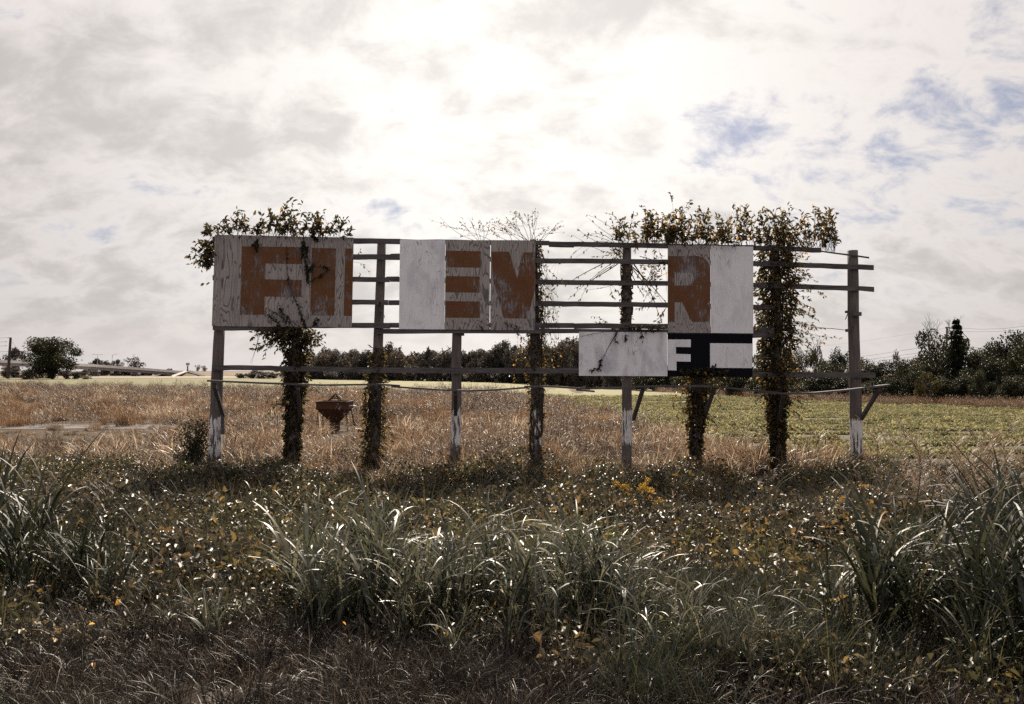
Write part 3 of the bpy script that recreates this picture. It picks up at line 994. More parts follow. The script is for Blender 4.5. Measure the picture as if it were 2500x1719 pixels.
for px in range(752, 1560, 17):
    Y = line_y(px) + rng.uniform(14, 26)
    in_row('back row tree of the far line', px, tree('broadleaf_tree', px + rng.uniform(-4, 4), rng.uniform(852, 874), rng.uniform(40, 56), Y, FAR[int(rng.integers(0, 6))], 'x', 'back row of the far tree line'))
# shrubs behind the lower panels
for px in range(1570, 1870, 26):
    in_row('greyish bush showing under the lower panels', px, tree('bush', px, rng.uniform(880, 905), rng.uniform(56, 78), line_y(px) + rng.uniform(-4, 6), NEAR[int(rng.integers(0, 5))], 'x', 'bushes below the lower panels', cat='bush'))
# right hand wood, nearer
G2 = 'trees of the right hand wood'
L2 = 'dense dark green tree in the unbroken wood edge at the right of the field'
spec2 = {2000: 'small spiky tree top rising left of the last post', 2192: 'thin leaning tree top standing above the wood right of the last post', 2298: 'tall broad dark tree below the bare tree and beside the conifer',
         2470: 'tall dark tree at the right edge of the picture'}
for px, yt, w, dY in ((1880, 868, 90, 4), (1920, 862, 80, 12), (1958, 852, 64, 22), (2000, 848, 44, 26), (2052, 858, 64, 18), (2030, 885, 90, 6), (2090, 892, 90, 4), (2118, 878, 70, 14), (2160, 885, 96, 6), (2192, 862, 34, 14),
                      (2215, 878, 100, 6), (2255, 885, 90, 4), (2298, 812, 110, 8), (2345, 850, 120, 7), (2395, 858, 100, 8), (2430, 845, 100, 14), (2470, 818, 120, 8), (2520, 825, 130, 6), (2580, 830, 140, 6), (2440, 880, 110, 2), (2370, 900, 100, 1), (2640, 840, 140, 4)):
    o = tree('broadleaf_tree', px, yt, w, line_y(px) + dY, (OPEN if px in (2000, 2192) else NEAR[int(rng.integers(0, 5))]), spec2.get(px, L2), None if px in spec2 else G2)
    if 'group' in o:
        in_row('dense dark tree of the near wood', px, o)
for px in range(1860, 2700, 30):
    in_row('low dark bush edging the near wood', px, tree('bush', px + rng.uniform(-6, 6), rng.uniform(905, 945), rng.uniform(56, 92), line_y(px) - rng.uniform(0, 3), NEAR[int(rng.integers(0, 5))],
           'x', 'bushes along the right hand wood', cat='bush'))
tree('broadleaf_tree', 2262, 915, 50, line_y(2262) - 5, GOLD, 'small yellowing tree in front of the dark wood at right')

label_rows()

# conifer
cb = P(2335, 985, 94)
con = empty('conifer_tree', cb, 'pointed dark conifer topping the right hand wood', 'tree')
H = P(2337, 776, 94).z - cb.z
MB().tube([cb, cb + Vector((0.05, 0, H))], [0.25, 0.02], 7).build('trunk', MAT['bark'], con, cb)
n = 5200
t = rng.uniform(0.15, 1.0, n) ** 0.8
az = rng.uniform(0, 6.283, n)
lay = np.floor(t * 17) / 17
rad = (1.02 - lay) ** 0.95 * H * 0.23 * rng.uniform(0.1, 1.0, n) * (0.75 + 0.4 * np.sin(az * 3 + lay * 40))
pp = np.stack([np.cos(az) * rad, np.sin(az) * rad, lay * H + (rng.uniform(0, 0.03, n)) * H - rad * 0.25], 1)
dd = np.stack([np.cos(az), np.sin(az), rng.normal(-0.3, 0.4, n)], 1)
V, Q = leaf_batch(pp, dd, rvec(n) + np.array([0, 0, 1.0]), 0.32, 0.17)
link('crown', fast_mesh('crown', V, Q, MAT['tree_near'], np.repeat(rng.uniform(0, 0.8, n), 2)), con)


# bare trees
def bare_tree(name, base, h, seed, label, spread=0.5, r0=0.09, lean=0):
    r = random.Random(seed)
    mb = MB()

    def grow(p, dirv, l, rad, lev):
        q = p + dirv * l
        mb.tube([p, p.lerp(q, 0.5) + Vector((r.uniform(-1, 1), r.uniform(-1, 1), 0)) * l * 0.05, q], [rad, rad * 0.8, rad * 0.6], 5 if lev < 2 else 3, lev == 0)
        if lev < 4:
            for _ in range(r.choice((2, 3, 3))):
                nd = (dirv + Vector((r.uniform(-1, 1), r.uniform(-1, 1), r.uniform(-0.2, 0.6))) * spread).normalized()
                grow(q, nd, l * r.uniform(0.55, 0.85), rad * 0.58, lev + 1)
    b = empty(name, base, label, 'tree')
    grow(Vector(base), Vector((lean, 0, 1)).normalized(), h * 0.36, r0, 0)
    trunk = mb.build('trunk', MAT['bark'], b, base)
    return b


bare_tree('bare_tree', P(2276, 905, 98), P(2276, 775, 98).z - P(2276, 905, 98).z, 4, 'leafless tree with upswept twigs left of the conifer', 0.45, 0.10, -0.15)
bare_tree('bare_tree', P(1993, 910, 120), 5.4, 11, 'thin leafless sapling poking out of the wood left of the last post', 0.25, 0.07)
bare_tree('bare_tree', P(826, 905, 300), 8.5, 21, 'tiny dead forked tree sticking out of the far line left of third post', 0.4, 0.18)
bare_tree('bare_tree', P(2322, 850, 97), 3.6, 33, 'few bare twigs beside the top of the conifer', 0.35, 0.05)

# ------------------------------------------------------------------ the billboard
SK, SY0 = 0.078, 22.27
th = math.atan(SK)
SN = Vector((math.sin(th), -math.cos(th), 0))          # towards the viewer
SU = Vector((math.cos(th), math.sin(th), 0))


def S(px, py, off=0.0):
    t_ = (px - 1250) / F
    Y = (SY0 - off / math.cos(th)) / (1 - SK * t_)
    return Vector((t_ * Y, Y, CZ - (py - HY) / F * Y))


BO = S(1300, 1172)
BO.z = 0.0
bill = empty('billboard', BO, 'ruined roadside billboard frame of nine posts with leftover painted plywood panels', 'billboard')


def slab(name, pix, off, thick, mat, parent, label=None):
    fr = [S(x, y, off) for x, y in pix]
    o = MB().prism(fr, [p - SN * thick for p in fr]).build(name, mat, parent, BO)
    if label:
        o['label'] = label
    return o


# posts: (top px, top y, bottom px, bottom y, top width, bottom width, painted)
posts = ((536, 792, 523, 1131, 25, 31, 1), (735, 600, 713, 1142, 24, 29, 0), (932, 590, 912, 1143, 22, 27, 0), (1117, 600, 1112, 1142, 22, 26, 1),
         (1302, 588, 1310, 1148, 21, 26, 1), (1530, 596, 1530, 1148, 22, 26, 1), (1716, 620, 1698, 1162, 22, 28, 1), (1891, 600, 1901, 1170, 22, 27, 1), (2080, 612, 2092, 1152, 26, 31, 1))
for tx, ty, bx, by, tw, bw, pt in posts:
    a, b = S(tx, ty, -0.16), S(bx, by, -0.16)
    dirn = (b - a).normalized()
    pts, rads = [], []
    L = (b - a).length + 0.45
    for i in range(9):
        k = i / 8
        p = a + dirn * L * k
        pts.append(p + Vector((rng.normal(0, 0.008), rng.normal(0, 0.008), 0)))
        rads.append((tw + (bw - tw) * k) / 2 / 90 * (1 + rng.normal(0, 0.012)))
    MB().tube(pts, rads, 18).build('post', MAT['post_white' if pt else 'post'], bill, BO, smooth=True)


def board(name, x0, y0a, x1, y1a, h, off=0.08, thick=0.045, mat='rail', label=None, n=8):
    """horizontal board; upper edge from (x0,y0a) to (x1,y1a), h px high"""
    rings = []
    x1 += 1.5
    for i in range(n + 1):
        k = i / n
        x, y = x0 + (x1 - x0) * k, y0a + (y1a - y0a) * k
        jy, jh = rng.normal(0, 0.35), rng.normal(0, 0.35)
        p, q = S(x, y + jy, off), S(x, y + h + jy + jh, off)
        w = SN * rng.normal(0, 0.004)
        rings.append([q + w, q - SN * thick + w, p - SN * thick + w, p + w])
    return MB().strip(rings).build(name, MAT[mat], bill, BO)


for rrow in (
    ((519, 578, 700, 578, 13), (702, 579, 976, 583, 13), (977, 584, 1340, 588, 11), (1342, 589.5, 1632, 594, 12), (1634, 595, 1838, 598.5, 12), (1840, 599, 2004, 605, 12)),
    ((519, 617, 700, 618, 12), (702, 618.5, 976, 621, 13), (978, 622, 1300, 629, 12), (1302, 630, 1632, 633.5, 12), (1634, 634, 1880, 638, 12), (1882, 638.5, 2132, 647, 12)),
    ((519, 672, 700, 674, 12), (702, 674.5, 950, 677, 12), (952, 676, 1330, 682, 12), (1332, 683, 1632, 686, 12), (1634, 687, 1880, 691, 12), (1882, 691.5, 2133, 699.5, 12)),
    ((519, 728, 700, 729, 12), (702, 730, 946, 732.5, 12), (948, 733, 1370, 735.5, 12), (1372, 736, 1632, 738.5, 12), (1634, 740, 1905, 745, 13)),
    ((519, 795, 700, 795, 12), (702, 788, 948, 788.5, 13), (950, 788, 1400, 788.5, 12), (1402, 789, 1632, 791, 13), (1634, 795, 1890, 800, 14)),
    ((918, 802.5, 1320, 802.5, 12), (1322, 802.5, 1640, 804.5, 11), (1642, 806, 1890, 812, 14)),
    ((518, 891.5, 702, 893.5, 12.5), (704, 894, 922, 897, 12.5), (924, 897.5, 1120, 898, 13), (1122, 898, 1414, 898.5, 13), (1416, 899, 1630, 902, 12), (1632, 902.5, 1850, 908, 12), (1852, 908.5, 2136, 910, 12.5)),
):
    for x0, y0, x1, y1, h in rrow:
        board('rail', x0, y0, x1, y1, h)
# doubled splices and stubs
for x0, y0, x1, y1, h, off in ((953, 619, 975, 619, 8, 0.03), (943, 675, 972, 675, 9, 0.028), (1340, 598, 1400, 599, 5, 0.03), (1300, 735, 1390, 735.5, 8, 0.03), (915, 789, 951, 790, 12, 0.13)):
    board('splice_board', x0, y0, x1, y1, h, off, 0.04, 'rail', n=2)
board('loose_batten', 2003, 611.5, 2121, 626.5, 3.5, 0.03, 0.03, 'rail', n=4)
board('cleat', 2084, 762, 2102, 762, 10, 0.10, 0.09, 'rail', n=1)
board('cleat', 2067, 803, 2072, 803, 7, 0.0, 0.09, 'rail', n=1)
board('cleat', 2066, 758, 2070, 758, 6, 0.0, 0.09, 'rail', n=1)
board('cleat', 1122, 790, 1132, 790, 30, 0.02, 0.03, 'rail', n=1)

# walkway planks, each a bent board lying flat on brackets
for i, pts_ in enumerate(([(505, 932), (600, 936), (700, 940), (790, 942.5), (870, 941.5), (930, 941), (976, 944)],
                          [(955, 946), (1010, 950), (1070, 954), (1140, 956.5), (1210, 954), (1290, 948.5)],
                          [(1282, 946.5), (1340, 946), (1390, 949), (1440, 952)],
                          [(1410, 954.5), (1452, 958)],
                          [(1430, 951.5), (1500, 949.5), (1560, 946.5), (1640, 945), (1740, 945)],
                          [(1735, 945.5), (1790, 950), (1850, 957), (1905, 961.5)],
                          [(1850, 961), (1920, 963.5), (1990, 962), (2060, 956), (2120, 949), (2175, 942)])):
    rings = []
    o0 = 0.98 + (0.0 if i != 3 else 0.02)
    for x, y in pts_:
        p = S(x, y, o0)
        q = S(x, y, o0) - SN * 0.24
        rings.append([p, q, q + Vector((0, 0, 0.045)), p + Vector((0, 0, 0.045))])
    MB().strip(rings).build('walkway_plank', MAT['plank'], bill, BO)
# diagonal brackets
for (bx, by, tx, ty) in ((545, 1012, 523, 941), (731, 1012, 727, 946), (925, 1020, 926, 948), (1112, 1010, 1112, 960), (1321, 1020, 1324, 953), (1547, 1022, 1570, 949), (1718, 1022, 1744, 948), (1903, 1022, 1912, 965), (2103, 1022, 2148, 949)):
    a, b = S(bx, by, 0.02), S(tx, ty, 0.86)
    w = SU * 0.045
    h = Vector((0, 0, 0.06))
    MB().prism([a - w - h, a + w - h, a + w + h, a - w + h], [b - w - h, b + w - h, b + w + h, b - w + h]).build('bracket', MAT['plank'], bill, BO)
a = S(543, 1010, 0.03)
MB().box(a + Vector((-0.03, -0.03, -0.55)), a + Vector((0.05, 0.02, 0.0))).build('bracket', MAT['plank'], bill, BO)
# hook and turnbuckle hanging by the third post
MB().tube([S(935, 747, 0.02), S(936, 768, 0.02)], 0.018, 6).tube([S(936, 768, 0.02), S(939, 772, 0.02), S(938, 776, 0.02), S(935, 775, 0.02)], 0.009, 5).build('hook', MAT['darkwire'], bill, BO)
MB().tube([S(1264, 808, 0.12), S(1265, 821, 0.12)], 0.015, 5).build('loose_peg', MAT['plank'], bill, BO)
# wire to the last post
MB().tube([S(1985, 800, -0.1), S(2030, 802, -0.1), S(2068, 806.5, -0.05)], 0.008, 4).build('wire', MAT['darkwire'], bill, BO)
MB().tube([S(2064, 780, -0.0), S(2070, 765, 0), S(2073, 745, 0)], 0.012, 4).build('wire', MAT['darkwire'], bill, BO)

PO = 0.105
PT = 0.018


def panel(pix, mat, label):
    return slab('panel', pix, PO, PT, MAT[mat], bill, label)


def letter(pix, par, mat='letter', off=0.0025, name='letter'):
    return slab(name, pix, PO + off, 0.002, MAT[mat], par)


# left board: three sheets with F, I and a cut stem
p1 = panel([(525, 573), (635, 575), (633.5, 797.5), (517, 796)], 'ply', 'bare grey plywood sheet with the brown left stem of the F')
letter([(590.5, 601.5), (635, 602), (633.5, 768.5), (586, 769)], p1)
p2 = panel([(635.1, 575), (749, 578), (747, 798), (633.6, 797.5)], 'ply', 'grey plywood sheet with the arms of the brown F')
letter([(635.3, 602), (740, 603.5), (738, 645), (648, 643), (646.5, 682), (737, 683.5), (735.5, 725), (646, 724), (645, 768.5), (634, 768.5)], p2)
p3 = panel([(749.3, 578), (863.5, 580), (859, 799), (747.3, 798)], 'ply', 'grey plywood sheet with a brown I and a cut brown stem')
letter([(761.5, 605), (820.5, 606.5), (816, 771), (757, 770)], p3)
letter([(843, 606.5), (862.8, 607), (859.6, 771.5), (839, 771)], p3)
# middle board
panel([(976.5, 585), (1087.3, 586), (1085, 804.5), (974, 803.5)], 'white', 'white painted sheet left of the brown bars')
p5 = panel([(1088, 585.5), (1197, 587), (1195, 805.5), (1085.5, 804.5)], 'ply', 'grey plywood sheet with three brown bars of an E')
for y0, y1, x1 in ((612, 653, 1174), (674, 714, 1171.5), (735, 776, 1172)):
    letter([(1088.5, y0), (x1, y0 + 1.3), (x1 - 0.8, y1 + 0.5), (1087.3, y1 - 0.5)], p5)
p6 = panel([(1198.5, 587), (1307, 587.5), (1306.5, 806.5), (1196.5, 806)], 'ply', 'grey plywood sheet with a brown V')
letter([(1199.5, 614), (1243, 614.5), (1262.5, 682), (1275, 616), (1306.4, 616.5), (1306, 707), (1288, 778), (1230, 777), (1203, 682)], p6)
# right board
p7 = panel([(1630.5, 598.5), (1734.5, 599.5), (1734.5, 813), (1630.5, 812)], 'ply', 'tan plywood sheet with a brown R')


def arc(cx, cy, rx, ry, a0, a1, n_):
    return [(cx + rx * math.cos(R(a0 + (a1 - a0) * i / n_)), cy - ry * math.sin(R(a0 + (a1 - a0) * i / n_))) for i in range(n_ + 1)]


# the R is built of three pieces so that its counter shows the bare sheet
letter([(1631, 625)] + [(1700, 625)] + arc(1700, 660, 34, 35, 80, 0, 8) + [(1733.8, 697), (1694.5, 697)] + arc(1682, 681, 12.5, 16, -90, 90, 8)[::1][1:-1] + [(1647, 665), (1647, 697), (1631, 697)], p7)
letter([(1631, 697.2), (1733.8, 697.2), (1733.8, 735), (1727, 742), (1733.8, 752), (1733.8, 786), (1690, 786), (1665, 738), (1647, 738), (1647, 785.5), (1631, 785.5)], p7)
panel([(1735.5, 599.5), (1839, 602), (1839, 814), (1735.5, 813)], 'white_s', 'white painted sheet right of the brown R')
# lower boards
panel([(1413.5, 810), (1628.5, 811.5), (1629.5, 918.5), (1413.5, 917.5)], 'white_h', 'wide white sheet crossed by a thin vine')
p10 = panel([(1630, 814), (1837.5, 816), (1837, 921), (1630.5, 919)], 'black', 'black sheet with a white F and a white block')
letter([(1630.6, 829), (1686.5, 829), (1686.5, 847.5), (1650, 847), (1650.5, 864), (1686, 865), (1686, 883), (1651.5, 882.5), (1651.5, 904.5), (1630.6, 904)], p10, 'white_s')
letter([(1733.5, 838), (1836.6, 839), (1836.4, 898.8), (1733.8, 898)], p10, 'white_s', name='white_block')

# ------------------------------------------------------------------ hopper
HYY = 41.0
hb0 = GP(818, HYY)
hop = empty('concrete_hopper', hb0, 'rusty funnel hopper with triangular bail standing in the dry grass', 'hopper')
k_ = HYY / F


def ring_rect(cx, cy, w, dpt, z, cut=0.06):
    return [Vector((cx + sx * (w / 2 - (cut if ex else 0)), cy + sy * (dpt / 2 - (0 if ex else cut)), z)) for sx, sy, ex in
            ((-1, -1, 0), (-1, -1, 1), (1, -1, 1), (1, -1, 0), (1, 1, 0), (1, 1, 1), (-1, 1, 1), (-1, 1, 0))]


cx, cy = hb0.x, hb0.y
Z = lambda py: P(0, py, HYY).z
MB().strip([ring_rect(cx, cy, 0.44, 0.44, Z(1031), 0.12), ring_rect(cx, cy, 1.50, 1.40, Z(999)), ring_rect(cx, cy, 1.58, 1.5, Z(998)), ring_rect(cx, cy, 1.58, 1.5, Z(981)),
            ring_rect(cx, cy, 1.52, 1.44, Z(981.2)), ring_rect(cx, cy, 1.44, 1.34, Z(999)), ring_rect(cx, cy, 0.38, 0.38, Z(1028), 0.11)]).build('funnel', MAT['rust'], hop, hb0)
rims = MB()
rims.strip([ring_rect(cx, cy, 1.66, 1.58, Z(980.9)), ring_rect(cx, cy, 1.66, 1.58, Z(978.8)), ring_rect(cx, cy, 1.48, 1.40, Z(978.8)), ring_rect(cx, cy, 1.48, 1.40, Z(980.9))]).build('rim', MAT['rust'], hop, hb0)
MB().tube([(cx, cy, Z(1031)), (cx, cy, Z(1033)), (cx, cy, Z(1040)), (cx, cy, Z(1043)), (cx, cy, Z(1050))], [0.22, 0.23, 0.27, 0.25, 0.25], 16).build('spout', MAT['rust'], hop, hb0)
bm_ = MB()
apex = Vector((cx + 0.02, cy, Z(961.5)))
for yy in (-0.25, 0.25):
    for sx in (-0.32, 0.26):
        bm_.tube([apex + Vector((0, yy * 0.15, 0)), (cx + sx, cy + yy, Z(979))], 0.028, 5)
    bm_.tube([(cx - 0.18, cy + yy * .6, Z(973)), (cx + 0.18, cy + yy * .6, Z(973))], 0.02, 5)
bm_.tube([(cx - 0.05, cy, Z(964)), (cx - 0.05, cy, Z(973))], 0.02, 5).tube([(cx + 0.04, cy, Z(964)), (cx + 0.04, cy, Z(973))], 0.02, 5)
bm_.build('bail', MAT['rust'], hop, hb0)
for sx, sy, ox, oy in ((-1, -1, -0.05, -0.04), (-1, 1, -0.15, 0.1), (1, -1, 0.04, -0.05), (1, 1, 0.12, 0.1), (-0.8, -0.6, 0.10, 0.0)):
    MB().tube([(cx + sx * 0.68, cy + sy * 0.6, Z(999)), (cx + sx * 0.74 + ox, cy + sy * 0.66 + oy, hb0.z - 0.03)], 0.028, 6).build('leg', MAT['rust'], hop, hb0)
MB().tube([(cx - 0.72, cy - 0.62, Z(1036)), (cx - 0.2, cy - 0.2, Z(1037))], 0.022, 5).build('foot_bar', MAT['rust'], hop, hb0)
hz = [(852, 992), (862, 990), (870, 992), (870, 997), (862, 1004), (852, 1010), (842, 1016)]
MB().tube([P(x, y, HYY - 0.6) for x, y in hz], 0.022, 6).build('lever', MAT['steel'], hop, hb0)


# ------------------------------------------------------------------ vines
class Vine:
    def __init__(self, name, base, label):
        self.root = empty(name, base, label, 'vine', 'vines on the billboard posts')
        self.b = np.array(base)
        self.st = MB()
        self.parts = []

    def leaves(self, p, d_, L, wr=0.5, gold=0.0):
        n_ = len(p)
        V_, Q_ = leaf_batch(p - self.b, d_, rvec(n_) + np.array([0, -0.3, 1.0]), L, L * wr, 0.3)
        rn = np.clip(rng.beta(1.2, 2.6, n_) + gold, 0, 1)
        self.parts.append((V_, Q_, np.repeat(rn, 2)))

    def shoot(self, p0, p1, nl=10, leaf=0.11, r=0.006, sag=0.1, gold=0.0, curl=0.12, start=0.15):
        p0, p1 = Vector(p0), Vector(p1)
        l = (p1 - p0).length
        c = p0.lerp(p1, 0.5) + Vector((rng.normal(0, curl), rng.normal(0, curl), rng.normal(0, curl) + sag)) * l
        pts = [p0 * (1 - t) ** 2 + c * 2 * t * (1 - t) + p1 * t * t for t in np.linspace(0, 1, 7)]
        self.st.tube([q - Vector(self.b) for q in pts], list(np.linspace(r, r * 0.35, 7)), 4, False)
        if nl:
            t = rng.uniform(start, 1.02, nl)
            A = np.array([tuple(p0)]) * ((1 - t) ** 2)[:, None] + np.array([tuple(c)]) * (2 * t * (1 - t))[:, None] + np.array([tuple(p1)]) * (t * t)[:, None]
            tg = unit(np.array([tuple(p1 - p0)]))
            dd = rvec(nl) * 0.8 + tg * 0.7 + np.array([0, 0, -0.25])
            self.leaves(A, dd, leaf * rng.uniform(0.6, 1.35, nl), 0.46, gold)

    def column(self, prof, n_, leaf=0.11, gold=0.0, off=-0.14):
        """prof: list of (px centre, py, half width px) down the post"""
        ys = np.array([q[1] for q in prof], float)
        y = np.sort(rng.uniform(ys[0], ys[-1], n_))
        cxp = np.interp(y, ys, [q[0] for q in prof])
        hw = np.interp(y, ys, [q[2] for q in prof])
        base = np.array([tuple(S(a_, b_, off)) for a_, b_ in zip(cxp, y)])
        ang = rng.uniform(0, 6.283, n_)
        clump = 0.72 + 0.38 * n2(ang * 1.3, y * 0.07, 1.0, prof[0][0])
        rr = hw / 90 * np.clip(0.45 + 0.62 * rng.uniform(0, 1, n_) ** 0.7, 0, 1.15) * clump
        o_ = np.stack([np.cos(ang), np.sin(ang), np.zeros(n_)], 1)
        p = base + o_ * rr[:, None] * np.array([1, 0.75, 1])
        self.leaves(p, o_ + rvec(n_) * 0.7 + np.array([0, 0, -0.55]), leaf * rng.uniform(0.6, 1.3, n_), 0.55, gold)
        for k in range(7):
            a0 = rng.uniform(0, 6.28)
            pts = []
            for j, yy in enumerate(np.linspace(ys[0], ys[-1], 14)):
                q = S(np.interp(yy, ys, [w[0] for w in prof]), yy, off)
                a1 = a0 + j * rng.uniform(-0.1, 0.5)
                pts.append(q + Vector((math.cos(a1), math.sin(a1), 0)) * 0.165 - Vector(self.b))
            self.st.tube(pts, list(np.linspace(0.016, 0.034, 14)), 5, False)

    def bush(self, prof, yb, n_, leaf=0.11, off=0.0, nl=9, gold=0.0, spread=26, dep=0.45):
        """shoots rising from along (px, yb) to a ragged top profile of (px, ytop)"""
        xs = [q[0] for q in prof]
        for _ in range(n_):
            x1 = rng.uniform(xs[0], xs[-1])
            if n2(x1 * 0.055, 0.0, 1.0, yb(x1)) < -0.12 and rng.uniform() < 0.72:
                continue
            yt = np.interp(x1, xs, [q[1] for q in prof])
            y1 = yb(x1) - (yb(x1) - yt) * (rng.uniform(0.12, 1.12) ** 0.9)
            x0 = np.clip(x1 + rng.normal(0, spread), xs[0] + 14, xs[-1] - 14)
            oo = off + rng.normal(0, dep * 0.5)
            if rng.uniform() < 0.16:
                y1 = yt - rng.uniform(2, 16)
            self.shoot(S(x0, yb(x0) + rng.uniform(-4, 10), off + rng.normal(0, 0.08)), S(x1, y1, oo), int(nl * rng.uniform(0.5, 1.4)), leaf, 0.006, 0.08, gold, 0.12, 0.3)

    def done(self):
        self.st.build('stem', MAT['twig'], self.root)
        V_, Q_, r_ = join(*self.parts)
        o = link('foliage', fast_mesh('foliage', V_, Q_, MAT['vine'], r_), self.root)
        o['kind'] = 'stuff'
        o['label'] = 'small leaves of the vine'


def foot(px):
    b = S(px, 1180, 0.1)
    return (b.x, b.y, float(gz(b.x, b.y)))


# second post: heavy vine with a crown of leaves over the F board
v = Vine('climbing_vine', foot(713), 'heavy leafy vine on the second post, crowning the brown F panels')
v.column([(722, 800, 46), (722, 840, 40), (722, 880, 34), (722, 930, 34), (718, 1000, 26), (714, 1060, 21), (712, 1140, 22)], 3600, 0.105, -0.02)
v.bush([(500, 562), (515, 545), (528, 552), (545, 548), (562, 515), (575, 512), (590, 535), (620, 528), (640, 520), (680, 522), (700, 505), (718, 492), (735, 487), (748, 520), (770, 545), (790, 530), (802, 515), (815, 535), (832, 525), (852, 552), (858, 562)], lambda x: 574 + (x - 525) * 0.02, 125, 0.13, 0.05, 10, -0.05)
v.bush([(640, 545), (700, 510), (735, 490), (760, 520), (800, 545)], lambda x: 577, 30, 0.13, 0.02, 11, 0.05)
for _ in range(34):
    y1 = rng.uniform(590, 662)
    v.shoot(S(rng.uniform(519, 528), rng.uniform(575, 640), -0.05), S(rng.uniform(460, 512) if y1 < 650 else rng.uniform(490, 515), y1, rng.normal(0, 0.15)), 11, 0.12, 0.006, 0.12)
for x0, y0, x1, y1 in ((515, 690, 496, 692), (515, 640, 478, 655), (862, 640, 905, 675), (863, 635, 880, 612), (862, 690, 880, 672)):
    v.shoot(S(x0, y0, 0), S(x1, y1, 0.1), 5, 0.10, 0.004)
# tendrils over the boards' faces
for x0, y0, x1, y1, nl in ((740, 578, 748, 660, 46), (745, 640, 752, 690, 60), (752, 690, 800, 660, 16), (700, 600, 705, 690, 16), (705, 690, 735, 770, 8), (625, 578, 624, 612, 40), (735, 770, 745, 800, 44), (735, 800, 690, 765, 22), (720, 800, 650, 750, 16), (690, 765, 685, 750, 14), (780, 590, 765, 578, 34), (755, 640, 745, 600, 40), (742, 580, 738, 625, 60), (770, 640, 750, 665, 44), (775, 650, 800, 655, 24), (632, 580, 618, 600, 40), (690, 800, 655, 770, 26), (760, 800, 775, 780, 30), (735, 775, 728, 745, 20)):
    v.shoot(S(x0, y0, 0.13), S(x1, y1, 0.20), nl, 0.085, 0.009, 0.0, -0.15, 0.06)
for _ in range(46):
    v.shoot(S(rng.uniform(690, 750), rng.uniform(795, 830), -0.1), S(rng.uniform(615, 700), rng.uniform(803, 880) if rng.uniform() < 0.6 else rng.uniform(803, 830), rng.normal(0.1, 0.2)), 14, 0.11, 0.006, 0.1)
for _ in range(22):
    v.shoot(S(735, rng.uniform(800, 870), -0.1), S(rng.uniform(755, 795), rng.uniform(800, 850), rng.normal(0.1, 0.2)), 8, 0.105, 0.005, 0.1)
v.shoot(S(630, 820, 0.1), S(610, 886, 0.1), 0, r=0.006)
v.shoot(S(634, 818, 0.1), S(614, 890, 0.1), 0, r=0.006)
for _ in range(10):
    v.shoot(S(700, rng.uniform(880, 1000), 0), S(rng.uniform(640, 690), rng.uniform(960, 1020), 0.2), 4, 0.09, 0.006, -0.1)
v.shoot(S(735, 930, 0), S(785, 965, -0.2), 2, 0.08, 0.008)
v.done()
# third post
v = Vine('climbing_vine', foot(912), 'pale edged vine on the lower half of the third post')
v.column([(926, 850, 10), (921, 880, 26), (917, 930, 29), (912, 1000, 34), (908, 1060, 34), (905, 1140, 30)], 1500, 0.10, 0.10)
for _ in range(16):
    v.shoot(S(918, rng.uniform(980, 1090), 0), S(rng.uniform(945, 970) if rng.uniform() < .6 else rng.uniform(868, 885), rng.uniform(980, 1090), 0.1), 7, 0.10, 0.006, 0.1, 0.05)
v.shoot(S(925, 860, 0), S(905, 848, 0.1), 7, 0.10)
v.shoot(S(925, 850, 0), S(862, 900, 0.1), 3, 0.10)
v.done()
# twigs on top of the middle board and the fifth post
v = Vine('climbing_vine', foot(1310), 'golden leaved vine on the fifth post, twiggy on top of the V panel')
v.column([(1310, 585, 14), (1310, 700, 13), (1309, 800, 24), (1308, 850, 26), (1308, 930, 27), (1310, 1000, 22), (1308, 1060, 19), (1308, 1140, 18)], 1800, 0.095, 0.10)
for _ in range(60):
    v.shoot(S(1318, rng.uniform(600, 920), 0), S(rng.uniform(1322, 1372), rng.uniform(610, 930), rng.normal(0, 0.2)), 5, 0.085, 0.004, 0.05, 0.16)
for _ in range(30):
    v.shoot(S(1298, rng.uniform(800, 930), 0), S(rng.uniform(1245, 1296), rng.uniform(810, 930), rng.normal(0, 0.2)), 5, 0.085, 0.004, 0.05, 0.16)
for x0, x1, y1 in ((1160, 1078, 533), (1168, 1120, 537), (1170, 1143, 530), (1178, 1170, 536), (1180, 1195, 545), (1200, 1130, 560), (1175, 1173, 545), (1290, 1205, 545), (1288, 1232, 528), (1280, 1255, 535), (1292, 1262, 516), (1296, 1278, 520), (1302, 1290, 525), (1308, 1300, 514), (1320, 1340, 555), (1325, 1370, 540), (1318, 1368, 555), (1290, 1212, 560), (1250, 1215, 550), (1295, 1310, 535), (1285, 1240, 545), (1300, 1330, 560), (1240, 1200, 565), (1270, 1235, 560)):
    v.shoot(S(x0, 588, 0.0), S(x1, y1, rng.normal(0, 0.25)), int(rng.integers(3, 9)), 0.07, 0.006, 0.06, 0.2, 0.1, 0.45)
    for _ in range(2):
        v.shoot(S(x0 + (x1 - x0) * .5, 588 + (y1 - 588) * .5, 0.0), S(x1 + rng.normal(0, 20), y1 + rng.uniform(-8, 20), rng.normal(0, 0.25)), 3, 0.065, 0.004, 0.03, 0.2, 0.1, 0.4)
for x0, y0, x1, y1 in ((1300, 795, 1255, 800), (1255, 800, 1235, 790), (1270, 800, 1225, 785), (1300, 780, 1330, 745), (1165, 790, 1185, 805), (1200, 798, 1165, 780)):
    v.shoot(S(x0, y0, 0.13), S(x1, y1, 0.16), 6, 0.07, 0.006, -0.1, -0.1, 0.1)
v.done()
